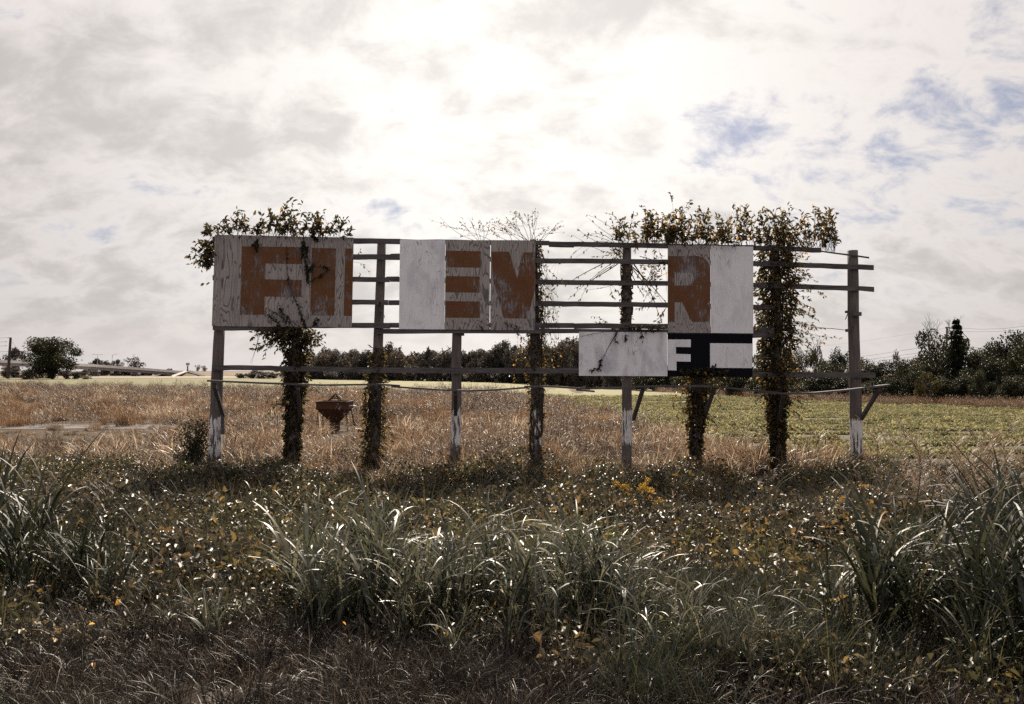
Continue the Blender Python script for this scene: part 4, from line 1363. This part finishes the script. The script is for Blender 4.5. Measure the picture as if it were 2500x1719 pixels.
# sixth post: open twigs
v = Vine('climbing_vine', foot(1532), 'open twiggy vine spread over the bare rails around the sixth post')
v.column([(1530, 640, 10), (1530, 720, 15), (1528, 805, 18)], 240, 0.09, 0.0)
for x0, y0, x1, y1, nl, r in ((1520, 610, 1404, 568, 8, 0.008), (1525, 600, 1425, 530, 8, 0.008), (1528, 600, 1485, 525, 8, 0.008), (1520, 620, 1440, 575, 10, 0.01), (1510, 640, 1395, 690, 7, 0.014), (1500, 640, 1410, 730, 6, 0.010),
                              (1545, 640, 1625, 750, 10, 0.02), (1545, 660, 1600, 720, 10, 0.014), (1550, 620, 1625, 600, 18, 0.010), (1560, 640, 1625, 660, 18, 0.01), (1600, 740, 1545, 760, 10, 0.008), (1540, 690, 1560, 640, 10, 0.008),
                              (1480, 600, 1400, 640, 8, 0.005), (1505, 690, 1420, 700, 6, 0.006), (1495, 700, 1500, 725, 8, 0.005), (1625, 750, 1590, 800, 14, 0.006), (1500, 800, 1440, 786, 10, 0.006)):
    for _ in range(2):
        v.shoot(S(x0 + rng.normal(0, 6), y0 + rng.normal(0, 6), -0.05), S(x1 + rng.normal(0, 14), y1 + rng.normal(0, 12), rng.normal(0, 0.2)), nl, 0.085, r, 0.08, 0.08, 0.2, 0.3)
for _ in range(30):
    v.shoot(S(rng.uniform(1560, 1628), rng.uniform(600, 760), -0.05), S(rng.uniform(1565, 1628), rng.uniform(590, 700), rng.normal(0, 0.2)), 7, 0.085, 0.004, 0.05, 0.12, 0.2)
for _ in range(12):
    v.shoot(S(1520, rng.uniform(590, 660), 0), S(rng.uniform(1440, 1515), rng.uniform(595, 660), rng.normal(0, 0.2)), 7, 0.085, 0.004, 0.05, 0.1, 0.2)
v.shoot(S(1510, 806, 0.13), S(1470, 880, 0.16), 2, 0.09, 0.013, 0.02, -0.2, 0.03, 0.8)
v.shoot(S(1470, 870, 0.15), S(1463, 900, 0.2), 22, 0.10, 0.006, 0.0, -0.3, 0.05)
v.shoot(S(1468, 896, 0.15), S(1444, 904, 0.2), 12, 0.10, 0.005, 0.0, -0.3, 0.05)
for x in (1500, 1525, 1565):
    v.shoot(S(x, 806, 0.13), S(x + 3, 832, 0.2), 11, 0.095, 0.005, 0, -0.1)
v.shoot(S(1490, 808, 0.13), S(1416, 822, 0.14), 3, 0.07, 0.008, 0, -0.3, 0.03)
for _ in range(14):
    v.shoot(S(rng.uniform(1480, 1620), 806, 0.12), S(rng.uniform(1480, 1620), rng.uniform(788, 812), 0.18), 9, 0.09, 0.005, 0.05, -0.05)
v.done()
# seventh post
v = Vine('climbing_vine', foot(1700), 'bushy vine on the seventh post below the black panel')
v.column([(1712, 905, 55), (1710, 925, 58), (1706, 960, 34), (1702, 1000, 30), (1698, 1060, 22), (1697, 1100, 19), (1696, 1160, 17)], 1700, 0.11, 0.06, 0.0)
for _ in range(44):
    v.shoot(S(1706, rng.uniform(895, 1010), 0.05), S(rng.uniform(1630, 1690) if rng.uniform() < 0.6 else rng.uniform(1722, 1800), rng.uniform(905, 1060), rng.normal(0.2, 0.2)), 8, 0.10, 0.005, 0.08, 0.12)
for _ in range(30):
    x = rng.uniform(1672, 1752)
    v.shoot(S(x, 925, 0.12), S(x + rng.normal(0, 12), rng.uniform(893, 915), 0.22), 9, 0.10, 0.005, 0.05, -0.2)
v.done()
# eighth post: the biggest vine
v = Vine('climbing_vine', foot(1901), 'biggest vine, covering the eighth post and crowning the R panels with gold leaves')
v.column([(1893, 600, 50), (1895, 640, 56), (1895, 700, 60), (1897, 760, 58), (1895, 830, 54), (1893, 900, 50), (1895, 960, 36), (1897, 1020, 26), (1898, 1080, 20), (1901, 1165, 19)], 6200, 0.115, 0.04)
v.bush([(1500, 560), (1520, 540), (1550, 545), (1570, 512), (1600, 530), (1640, 530), (1670, 512), (1690, 500), (1710, 515), (1735, 528), (1760, 535), (1785, 500), (1800, 500), (1830, 520), (1860, 520), (1890, 522), (1920, 515), (1940, 505), (1960, 525), (1985, 508), (2010, 525), (2040, 530), (2052, 545)], lambda x: 596 + max(0, (x - 1630)) * 0.03, 330, 0.12, 0.0, 11, 0.12)
v.bush([(1570, 535), (1650, 540), (1700, 525), (1800, 525), (1900, 535), (1990, 545)], lambda x: 598 + max(0, (x - 1630)) * 0.03, 120, 0.12, 0.0, 11, 0.14)
v.shoot(S(1640, 540, 0), S(1636, 474, 0), 9, 0.10, 0.005, 0, 0, 0.15, 0.8)
for x1, y1 in ((1566, 505), (1515, 538), (1548, 520), (1600, 520), (1862, 505), (1925, 502), (1985, 505)):
    v.shoot(S(x1 + rng.normal(30, 30), 570, 0), S(x1, y1, 0), 10, 0.11, 0.005, 0.1, 0.0, 0.12, 0.5)
for _ in range(120):
    y0 = rng.uniform(610, 980)
    s_ = rng.uniform() < 0.45
    v.shoot(S(1895, y0, -0.1), S(rng.uniform(1842, 1875) if s_ else rng.uniform(1920, 1985), y0 + rng.uniform(-30, 50), rng.normal(0, 0.25)), 10, 0.105, 0.005, 0.1, 0.12)
for _ in range(26):
    y0 = rng.uniform(680, 830)
    v.shoot(S(1920, y0, -0.1), S(rng.uniform(1970, 2025), y0 + rng.uniform(0, 60), rng.normal(0, 0.3)), 8, 0.09, 0.004, 0.18, 0.12, 0.15, 0.4)
v.shoot(S(1960, 810, 0), S(2058, 826, 0), 8, 0.09, 0.005, -0.05, 0.15, 0.05, 0.5)
v.shoot(S(1950, 790, 0), S(2066, 806, 0), 4, 0.07, 0.004, -0.02, 0.1, 0.02, 0.2)
for _ in range(40):
    y0 = rng.uniform(930, 1060)
    v.shoot(S(1895, y0, 0), S(rng.uniform(1840, 1880) if rng.uniform() < .5 else rng.uniform(1918, 1980), y0 + rng.uniform(-10, 60), rng.normal(0.1, 0.2)), 6, 0.09, 0.005, 0.05, 0.15)
v.done()

# ------------------------------------------------------------------ vegetation kinds
VAR = {}


def kind_mesh(arr, mat, smooth=True):
    return fast_mesh('tuft', arr[0], arr[1], MAT[mat], arr[2], smooth)


def patch(fn, n_, rx, ry=None, s=(0.6, 1.25), mound=0.0):
    """several tufts merged into one wider patch"""
    ry = rx if ry is None else ry
    parts = []
    for i in range(n_):
        V_, Q_, r_ = fn()
        a_, k_s = rng.uniform(0, 6.283), rng.uniform(*s)
        c_, s_ = math.cos(a_) * k_s, math.sin(a_) * k_s
        q_, w_ = rng.uniform(0, 6.283), math.sqrt(rng.uniform())
        dx_, dy_ = math.cos(q_) * w_ * rx, math.sin(q_) * w_ * ry
        V2 = np.stack([V_[:, 0] * c_ - V_[:, 1] * s_ + dx_, V_[:, 0] * s_ + V_[:, 1] * c_ + dy_, V_[:, 2] * k_s + mound * (1 - w_ * w_) * rng.uniform(0.4, 1)], 1)
        parts.append((V2, Q_, np.clip(r_ + rng.normal(0, 0.14), 0, 1)))
    return join(*parts)


def grass_arr(n_, h, w, lean, bend, rad, seg=4, hv=0.35):
    ang = rng.uniform(0, 6.283, n_)
    rr = rad * np.sqrt(rng.uniform(0, 1, n_))
    p = np.stack([np.cos(ang) * rr, np.sin(ang) * rr, np.full(n_, -0.03)], 1)
    L = h * rng.uniform(1 - hv, 1 + hv, n_)
    p0 = np.abs(rng.normal(0, lean, n_))
    V_, Q_ = blade_batch(p, rng.uniform(0, 6.283, n_), L, w * rng.uniform(0.7, 1.3, n_), p0, p0 + rng.uniform(0.2, 1, n_) * bend, seg, rng.normal(0, 0.8, n_))
    return V_, Q_, np.repeat(rng.uniform(0, 1, n_), seg)


def grass_kind(n_, mat, *a, **k):
    return kind_mesh(grass_arr(n_, *a, **k), mat)


def leafy_arr(n_, rad, h, leaf, up=0.5, wr=0.62, stems=0):
    ang = rng.uniform(0, 6.283, n_)
    rr = rad * np.sqrt(rng.uniform(0, 1, n_))
    hh = h * np.sqrt(np.maximum(0.04, 1 - (rr / rad) ** 2)) * (rng.uniform(0, 1, n_) ** 0.5)
    p = np.stack([np.cos(ang) * rr, np.sin(ang) * rr, hh], 1)
    o_ = np.stack([np.cos(ang), np.sin(ang), np.zeros(n_)], 1)
    D_ = o_ * 0.5 + rvec(n_) + np.array([0, 0, -0.15])
    L = leaf * rng.uniform(0.6, 1.35, n_)
    V_, Q_ = leaf_batch(p, D_, rvec(n_) * 0.7 + np.array([0, 0, up]) + o_ * 0.25, L, L * wr, 0.22)
    parts = [(V_, Q_, np.repeat(rng.uniform(0, 1, n_), 2))]
    if stems:
        a2 = rng.uniform(0, 6.283, stems)
        Vb, Qb = blade_batch(np.zeros((stems, 3)), a2, np.full(stems, h * 1.5), np.full(stems, 0.008), np.full(stems, 0.15), rng.uniform(0.3, 1.3, stems), 4)
        parts.append((Vb, Qb, 0.6))
    return join(*parts)


def leafy_kind(n_, mat, *a, **k):
    return kind_mesh(leafy_arr(n_, *a, **k), mat, False)


def reed_kind(nst, mat, h, leafL, leafW, rad, lean=0.12, nl=6):
    """tall cane grass: stalks with long arching leaves"""
    parts = []
    for _ in range(nst):
        a0, r0 = rng.uniform(0, 6.283), rad * math.sqrt(rng.uniform())
        bx, by = math.cos(a0) * r0, math.sin(a0) * r0
        hh = h * rng.uniform(0.65, 1.15)
        la, lz = rng.uniform(0, 6.283), abs(rng.normal(0, lean))
        for tw in (0, 1.57):
            parts.append((*blade_batch(np.array([[bx, by, -0.05]]), np.array([la]), np.array([hh]), np.array([0.010]), np.array([lz]), np.array([lz + 0.15]), 4, tw), 0.35))
        t_ = rng.uniform(0.03, 0.92, nl)
        pz = t_ * hh * math.cos(lz + 0.05)
        px_ = bx + math.cos(la) * math.sin(lz + 0.05) * t_ * hh
        py_ = by + math.sin(la) * math.sin(lz + 0.05) * t_ * hh
        az_ = rng.uniform(0, 6.283, nl)
        L = leafL * rng.uniform(0.55, 1.25, nl)
        p0 = rng.uniform(0.12, 0.6, nl)
        Vb, Qb = blade_batch(np.stack([px_, py_, pz], 1), az_, L, leafW * rng.uniform(0.65, 1.3, nl), p0, p0 + rng.uniform(0.3, 1.7, nl), 8, rng.normal(0, 0.7, nl))
        parts.append((Vb, Qb, np.repeat(rng.uniform(0, 1, nl) ** 1.6 * 0.97, 8)))
    V_, Q_, r_ = join(*parts)
    return fast_mesh('tuft', V_, Q_, MAT[mat], r_, True)


def seed_kind(nst, h):
    parts = []
    for _ in range(nst):
        a0 = rng.uniform(0, 6.283)
        b = np.array([[rng.normal(0, 0.12), rng.normal(0, 0.12), 0]])
        hh = h * rng.uniform(0.75, 1.1)
        lz = abs(rng.normal(0.15, 0.1))
        parts.append((*blade_batch(b, np.array([a0]), np.array([hh]), np.array([0.009]), np.array([lz]), np.array([lz + 0.5]), 6), 0.2))
        top = b[0] + np.array([math.cos(a0) * hh * math.sin(lz + .18), math.sin(a0) * hh * math.sin(lz + .18), hh * math.cos(lz + 0.18)])
        k = 26
        tt = rng.uniform(-0.32, 0.05, k)
        pp_ = top + np.stack([math.cos(a0) * tt * 0.6, math.sin(a0) * tt * 0.6, tt * 0.8], 1)
        parts.append((*blade_batch(pp_, a0 + rng.normal(0, 1.0, k), rng.uniform(0.10, 0.22, k), np.full(k, 0.012), rng.uniform(0.3, 0.9, k), rng.uniform(1.2, 2.4, k), 3), rng.uniform(0.3, 1)))
    V_, Q_, r_ = join(*parts)
    return fast_mesh('tuft', V_, Q_, MAT['seed'], r_)


def weed_arr(n_, h, rad):
    """branching dry weed: stalks with twigs and specks"""
    parts = []
    a = rng.uniform(0, 6.283, 5)
    b = np.stack([rng.normal(0, rad * .4, 5), rng.normal(0, rad * .4, 5), np.zeros(5)], 1)
    parts.append((*blade_batch(b, a, h * rng.uniform(0.7, 1.1, 5), np.full(5, 0.012), np.full(5, 0.08), np.full(5, 0.3), 3), 0.3))
    ang = rng.uniform(0, 6.283, n_)
    rr = rad * np.sqrt(rng.uniform(0, 1, n_))
    z = h * rng.uniform(0.15, 1.0, n_) * (1 - 0.5 * (rr / rad) ** 2)
    p = np.stack([np.cos(ang) * rr, np.sin(ang) * rr, z], 1)
    parts.append((*blade_batch(p, ang + rng.normal(0, 1, n_), rng.uniform(0.08, 0.22, n_), rng.uniform(0.012, 0.03, n_), rng.uniform(0.1, 1.0, n_), rng.uniform(0.6, 2.2, n_), 2), np.repeat(rng.uniform(0, 1, n_), 2)))
    return join(*parts)


def weed_kind(n_, mat, *a, **k):
    return kind_mesh(weed_arr(n_, *a, **k), mat, False)


def cloud(n_, y0, y1, pw=1.0, fr=0.72, xlim=None, pad=2.0):
    """ground points in the view, denser near by; y pdf ~ y^-pw over a fan"""
    u = rng.uniform(0, 1, n_)
    e = 2.0 - pw
    y = (y0 ** e + u * (y1 ** e - y0 ** e)) ** (1 / e) if abs(e) > 1e-6 else y0 * (y1 / y0) ** u
    x = rng.uniform(-1, 1, n_) * (fr * y + pad)
    if xlim is not None:
        k = (x > xlim[0]) & (x < xlim[1])
        x, y = x[k], y[k]
    return x, y


def pts3(x, y, dz=0.0):
    return np.stack([x, y, gz(x, y) + dz], 1)


def pxof(x, y):
    return 1250 + F * x / y


# --- crop field plants
ck = [kind_mesh(patch(lambda: leafy_arr(30, 0.24, 0.13, 0.085, 1.0), 9, 1.3, 0.16, (0.7, 1.2)), 'crop', False) for _ in range(6)]
x, y = cloud(19000, 25, 118, 1.45, 0.74, (-20, 200), 5)
row = np.round((y - 0.05 * x) / 1.05)
y = row * 1.05 + 0.05 * x + rng.normal(0, 0.07, len(x)) + 0.35 * n2(x, y, 0.07)
k = y > field_y(x) + 0.2
gapn = 0.9 * n2(x * 0.16, y * 1.1, 0.6, 1.0) + 0.9 * n2(x * 0.30, y * 2.1, 0.8, 2.0)
k &= gapn + rng.normal(0, 0.2, len(x)) > 0.10
x, y = x[k], y[k]
n = len(x)
scatter('crop_plants', pts3(x, y), ck, scl=rng.uniform(0.75, 1.2, n) * (0.85 + y * 0.006), rot=np.stack([rng.normal(0, 0.03, n), rng.normal(0, 0.03, n), 0.05 + rng.normal(0, 0.06, n)], 1),
        label='low green crop plants in uneven rows across the right hand field', cat='crop')

# --- dry grass behind the sign
sk = [kind_mesh(patch(lambda: grass_arr(30, 0.60, 0.019, 0.42, 1.7, 0.22), 13, 0.72), 'straw') for _ in range(5)] + \
     [kind_mesh(patch(lambda: grass_arr(40, 0.55, 0.011, 0.25, 0.8, 0.20), 12, 0.72), 'orange') for _ in range(4)] + \
     [kind_mesh(patch(lambda: weed_arr(60, 0.72, 0.28), 9, 0.65), 'weed', False) for _ in range(4)]
x, y = cloud(5400, 19.5, 175, 1.45, 0.76, None, 3)
k = (y < field_y(x) + rng.exponential(1.6, len(x)) - 0.4) & ~((x < -15.5) & (np.abs(y - 43.6) < 0.25 + rng.normal(0, 0.3, len(x))))
k &= (x < 8.5) | (y > 32) | (rng.uniform(0, 1, len(x)) < 0.15)
k &= (y > 20.8 + 2.0 * sst(0, 6, x) + 0.8 * n2(x, y, 0.5)) | (rng.uniform(0, 1, len(x)) < 0.18)
x, y = x[k], y[k]
nz = n2(x, y, 0.16, 3.0)
po = 0.12 + 0.55 * np.exp(-((y - 55 - 6 * n2(x, y, 0.05)) / 14) ** 2) + 0.15 * nz
pw_ = 0.24 + 0.50 * sst(72, 96, y + 6 * nz) + 0.55 * np.exp(-((x + 2) / 7) ** 2) * sst(44, 56, y) + 0.18 * (nz > 0.45)
u = rng.uniform(0, 1, len(x))
var = np.where(u < pw_, rng.integers(9, 13, len(x)), np.where(u < pw_ + po * (1 - pw_), rng.integers(5, 9, len(x)), rng.integers(0, 5, len(x))))
scl = rng.uniform(0.5, 1.25, len(x)) * (0.95 + 0.45 * n2(x, y, 0.32, 5)) * (0.9 + 0.006 * np.minimum(y, 110)) * np.where((y > 60) & (y < 74), 0.8, 1.0)
scl = scl * (1 + 0.5 * np.exp(-((x + 2) / 7) ** 2) * np.exp(-((y - 66) / 12) ** 2))
hpx = pxof(x, y)
scl = np.where((hpx > 755) & (hpx < 885) & (y > 31) & (y < 42.5), scl * 0.34, scl)
scl = np.where((x < -12 + 1.5 * n2(x, y, 0.3)) & (y > 30.5) & (y < 43), scl * rng.uniform(0.25, 0.5, len(x)), scl)
scatter('dry_grass', pts3(x, y), sk, var, scl, label='tan and russet dry grass filling the ground behind the posts', cat='grass')

# --- strip of dry weeds at the foot of the right hand wood
x = np.interp(rng.uniform(0, 1, 1600), [0, 1], [1600, 2560])
yl = np.interp(x, LX, LY) - rng.uniform(4, 8, 1600)
xx = (x - 1250) / F * yl
scatter('dry_weeds', pts3(xx, yl), [weed_kind(60, 'orange', 0.8, 0.4), weed_kind(60, 'weed', 0.9, 0.4)], scl=rng.uniform(0.6, 1.4, 1600), label='strip of reddish dry weeds along the foot of the right hand wood', cat='weeds')

# --- brambles: mounds of small leaves from the verge to the posts
bk_ = [kind_mesh(patch(lambda: leafy_arr(130, 0.42, 0.46, 0.066, 0.6, 0.58, 5), 8, 0.75, None, (0.5, 1.2), 0.16), 'cover', False) for _ in range(6)] + \
      [kind_mesh(patch(lambda: leafy_arr(110, 0.42, 0.50, 0.075, 0.7, 0.58, 5), 7, 0.70, None, (0.5, 1.15), 0.2), 'olive', False) for _ in range(3)]
x, y = cloud(1550, 6.2, 25.0, 0.8, 0.72, None, 1)
hN = 0.5 + 0.5 * n2(x, y, 0.55, 4.0)
k = (rng.uniform(0, 1, len(x)) < 0.45 + 0.55 * sst(8.5, 10.0, y)) & ((y > 7.4) | (x > 1.6) | (x < -1.6)) & (hN > 0.2) & ((y < 20.4 + 3.2 * sst(7, 10, x) + 1.0 * n2(x, 0 * x, 0.8)) | (rng.uniform(0, 1, len(x)) < 0.25))
x, y, hN = x[k], y[k], hN[k]
scatter('brambles', pts3(x, y, -0.18 + 0.62 * hN * sst(6, 11, y) * (1 - 0.6 * sst(16, 21, y) * sst(-2, 6, x))), bk_, scl=rng.uniform(0.7, 1.2, len(x)) * (0.75 + 0.4 * hN), label='low tangled brambles with small dark and rusty leaves before the posts', cat='undergrowth')

# --- dry stalks and grass among the brambles
x, y = cloud(1500, 11, 22, 0.8, 0.70, None, 1)
k = rng.uniform(0, 1, len(x)) < np.where((x < -5) & (y > 13), 0.7, 0.05)
x, y = x[k], y[k]
scatter('dry_stalks', pts3(x, y), [weed_kind(90, 'weed', 0.85, 0.3) for _ in range(3)] + [grass_kind(26, 'straw', 0.75, 0.010, 0.25, 1.2, 0.15), grass_kind(24, 'short', 0.7, 0.012, 0.25, 1.2, 0.15)], scl=rng.uniform(0.6, 1.15, len(x)),
        label='brown dead stalks standing among the brambles', cat='weeds')

# --- patch of larger yellow green leaves on the left
x = np.concatenate([rng.normal(-2.9, 0.55, 60), rng.normal(-4.6, 0.7, 40), rng.normal(2.5, 1.2, 8), rng.normal(-1.0, 1.5, 14)])
y = np.concatenate([rng.normal(10.4, 0.5, 60), rng.normal(11.2, 0.7, 40), rng.normal(9.8, 0.5, 8), rng.normal(9.8, 0.6, 14)])
scatter('kudzu_patch', pts3(x, y, 0.12), [leafy_kind(80, 'lime', 0.42, 0.42, 0.095, 0.9, 0.66, 5) for _ in range(4)], scl=rng.uniform(0.55, 1.1, len(x)), label='bright yellow green leafy creeper left of the tall grass', cat='creeper')

# --- short grass of the verge
mk = [kind_mesh(patch(lambda: grass_arr(60, 0.15, 0.0048, 0.6, 1.4, 0.12), 11, 0.36, None, (0.5, 1.4)), 'mown') for _ in range(5)] + \
     [kind_mesh(patch(lambda: grass_arr(44, 0.24, 0.006, 0.35, 1.2, 0.11), 10, 0.34, None, (0.5, 1.3)), 'short') for _ in range(4)]
x, y = cloud(1350, 2.4, 8.6, 0.7, 1.05, None, 1.2)
gn = n2(x, y, 0.9, 1.5) + 0.9 * sst(4.6, 6.5, y) - 0.25 + 0.35 * np.tanh(x)
var = np.where(gn + rng.normal(0, 0.3, len(x)) > 0.45, rng.integers(5, 9, len(x)), rng.integers(0, 5, len(x)))
scatter('verge_grass', pts3(x, y), mk, var, rng.uniform(0.6, 1.3, len(x)), label='short matted dead and green grass of the verge in the foreground', cat='grass')

# --- low leafy weeds in the foreground
lw = [kind_mesh(patch(lambda: leafy_arr(60, 0.20, 0.24, 0.045, 0.7, 0.5, 4), 7, 0.34, None, (0.5, 1.2)), 'cover', False) for _ in range(5)] + \
     [kind_mesh(patch(lambda: leafy_arr(60, 0.22, 0.34, 0.052, 0.7, 0.5, 5), 6, 0.34, None, (0.6, 1.3)), 'olive', False) for _ in range(2)]
x, y = cloud(960, 3.9, 10.5, 0.5, 0.86, None, 0.6)
k = rng.uniform(0, 1, len(x)) < np.clip(0.0 + 0.4 * n2(x, y, 0.8, 9.0) + 1.0 * sst(4.6, 6.2, y + 0.9 * sst(-1.0, 1.2, x)), 0, 1)
x, y = x[k], y[k]
scatter('low_weeds', pts3(x, y, -0.03), lw, scl=rng.uniform(0.6, 1.25, len(x)), label='low leafy weeds between the foreground grasses', cat='weeds')


# --- tall cane grass: three stands
def stand(name, boxes, kinds, label, s=(0.6, 1.2)):
    X, Y, Sx = [], [], []
    for (px0, px1, Y0, Y1, n_, sc_) in boxes:
        yq = rng.uniform(Y0, Y1, n_)
        X.append((rng.uniform(px0, px1, n_) - 1250) / F * yq)
        Y.append(yq)
        Sx.append(rng.uniform(*s, n_) * sc_)
    x_, y_ = np.concatenate(X), np.concatenate(Y)
    return scatter(name, pts3(x_, y_), kinds, scl=np.concatenate(Sx), label=label, cat='grass')


rk = [reed_kind(5, 'blade', 0.70, 0.66, 0.028, 0.17, 0.12, 6) for _ in range(8)]
dk = [reed_kind(6, 'dblade', 0.82, 0.78, 0.031, 0.22, 0.24, 7) for _ in range(6)]
stand('tall_grass', ((750, 960, 5.4, 6.2, 11, 0.82), (900, 1200, 5.3, 6.4, 16, 0.85), (1180, 1500, 5.2, 6.4, 19, 0.87), (1460, 1620, 5.5, 6.2, 6, 0.8), (730, 800, 6.2, 6.8, 3, 0.85), (1300, 1560, 5.1, 5.7, 7, 0.55)), rk, 'sunlit clump of tall arching grass in the middle foreground')
stand('tall_grass', ((-160, 90, 6.4, 8.4, 20, 0.9), (40, 260, 6.4, 7.6, 9, 0.66), (-160, 60, 9, 12, 12, 0.95), (180, 400, 6.2, 7.0, 5, 0.5)), dk, 'dark clump of tall grass at the left edge of the foreground')
stand('tall_grass', ((2170, 2700, 4.9, 6.4, 32, 0.80), (2280, 2700, 6.4, 8.0, 24, 0.85), (2350, 2700, 4.2, 4.9, 10, 0.7), (1980, 2220, 4.9, 5.8, 7, 0.6)), dk, 'dense dark stand of tall leaning grass at the right edge')
stand('grass_clumps', ((1640, 2120, 5.0, 6.0, 9, 0.52), (1500, 2200, 4.5, 5.0, 7, 0.42), (820, 1500, 4.7, 5.2, 5, 0.36), (400, 760, 5.0, 5.8, 4, 0.36), (560, 700, 13, 15, 3, 0.9), (1300, 1750, 11, 14, 4, 0.85)), rk, 'scattered small clumps of arching grass right of the middle')
stand('seed_grass', ((2190, 2420, 9.5, 12.5, 16, 1.0), (2420, 2600, 9, 12, 8, 1.0), (-60, 200, 10, 14, 5, 0.8)), [seed_kind(7, 1.5) for _ in range(4)], 'grass with drooping tan seed heads before the right hand field')

# --- single fallen or turning leaves
n = 120
x, y = cloud(n, 4.6, 14, 0.8, 0.68, None, 0)
n = len(x)
p = pts3(x, y, 0.0) + np.stack([np.zeros(n), np.zeros(n), rng.uniform(0.06, 0.22, n) + 0.25 * sst(8, 10, y)], 1)
V, Q = leaf_batch(p, rvec(n) * np.array([1, 1, 0.5]), rvec(n) + np.array([0, 0, 1.2]), rng.uniform(0.03, 0.065, n), rng.uniform(0.02, 0.045, n), 0.3)
tag(link('turning_leaves', fast_mesh('turning_leaves', V, Q, MAT['litter'], np.repeat(rng.uniform(0, 1, n), 2))), 'scattered yellow and orange leaves in the foreground', 'leaves', kind='stuff')


# ------------------------------------------------------------------ goldenrod
def goldenrod(px, py, Y, w, h, n_, label):
    top = P(px, py, Y)
    b = Vector((top.x, Y, float(gz(top.x, Y))))
    root = empty('goldenrod', b, label, 'wildflower', 'goldenrod plants')
    st = MB()
    parts, lparts = [], []
    for i in range(n_):
        q = Vector((top.x + rng.uniform(-w, w) * 0.5, Y + rng.uniform(-w, w) * 0.4, top.z - rng.uniform(0, h)))
        st.tube([b, b.lerp(q, 0.6) + Vector((0, 0, 0.1)), q], [0.008, 0.006, 0.003], 5)
        k = int(rng.integers(22, 60))
        t_ = rng.uniform(0, 1, k)
        a_ = rng.uniform(0, 6.283)
        ax_ = np.stack([math.cos(a_) * t_ * 0.13, math.sin(a_) * t_ * 0.13, 0.05 * np.sin(t_ * 3.0)], 1)
        pp_ = np.array(tuple(q)) - np.array(tuple(b)) + ax_ + rng.normal(0, 0.018, (k, 3))
        parts.append((*leaf_batch(pp_, rvec(k), rvec(k), 0.03, 0.022), np.repeat(rng.uniform(0, 1, k), 2)))
        m_ = 26
        tt = rng.uniform(0.1, 0.9, m_)[:, None]
        lp_ = (np.array(tuple(q)) - np.array(tuple(b))) * tt
        lparts.append((*leaf_batch(lp_, rvec(m_) + np.array([0, 0, -.2]), rvec(m_) + np.array([0, 0, 1]), 0.08, 0.02), np.repeat(rng.uniform(0, .6, m_), 2)))
    st.build('stem', MAT['twig'], root, b)
    V_, Q_, r_ = join(*parts)
    o = link('flower_plumes', fast_mesh('flower_plumes', V_, Q_, MAT['plume'], r_), root)
    o['kind'] = 'stuff'
    V_, Q_, r_ = join(*lparts)
    o = link('foliage', fast_mesh('foliage', V_, Q_, MAT['cover'], r_), root)
    o['kind'] = 'stuff'


goldenrod(1570, 1164, 12.2, 0.75, 0.50, 13, 'bright yellow goldenrod flowering in front of the sixth post')
goldenrod(1940, 1258, 12.5, 0.30, 0.22, 6, 'small yellow goldenrod among the brambles below the eighth post')
goldenrod(1756, 1250, 12.8, 0.22, 0.18, 4, 'small yellow goldenrod among the brambles below the seventh post')

# ------------------------------------------------------------------ sapling beside the first post
sb = P(470, 1150, 21.0)
sb.z = float(gz(sb.x, sb.y))
sap = empty('sapling', sb, 'dark green sapling leaning against the leftmost post', 'shrub')
mb = MB()
lp = []
for i in range(26):
    z0 = rng.uniform(0.1, 0.9)
    a_ = rng.uniform(0, 6.283)
    tip = P(rng.uniform(428, 508), rng.uniform(985, 1130), 21.0 + rng.normal(0, 0.25))
    if tip.z > P(0, 1020, 21).z:
        tip.x = P(rng.uniform(455, 495), 0, 21).x
    q0 = Vector((sb.x + 0.05 * math.cos(a_), sb.y, sb.z + z0 * 1.1))
    mb.tube([q0 - sb, (q0.lerp(tip, 0.5) + Vector((0, 0, 0.05))) - sb, tip - sb], [0.012, 0.008, 0.003], 4)
    k = 90
    t_ = rng.uniform(0.25, 1.05, k)[:, None]
    pp_ = np.array(tuple(q0 - sb)) * (1 - t_) + np.array(tuple(tip - sb)) * t_ + rng.normal(0, 0.085, (k, 3))
    lp.append((*leaf_batch(pp_, rvec(k), rvec(k) + np.array([0, 0, .8]), rng.uniform(0.04, 0.08, k), 0.035), np.repeat(rng.uniform(0.1, 0.8, k), 2)))
mb.tube([Vector((0, 0, -0.1)), Vector((0.02, 0, 0.9)), Vector((0.1, 0, 1.55))], [0.022, 0.016, 0.006], 6)
mb.build('stem', MAT['bark'], sap)
V, Q, r_ = join(*lp)
o = link('foliage', fast_mesh('foliage', V, Q, MAT['tree_near'], r_), sap)
o['kind'] = 'stuff'
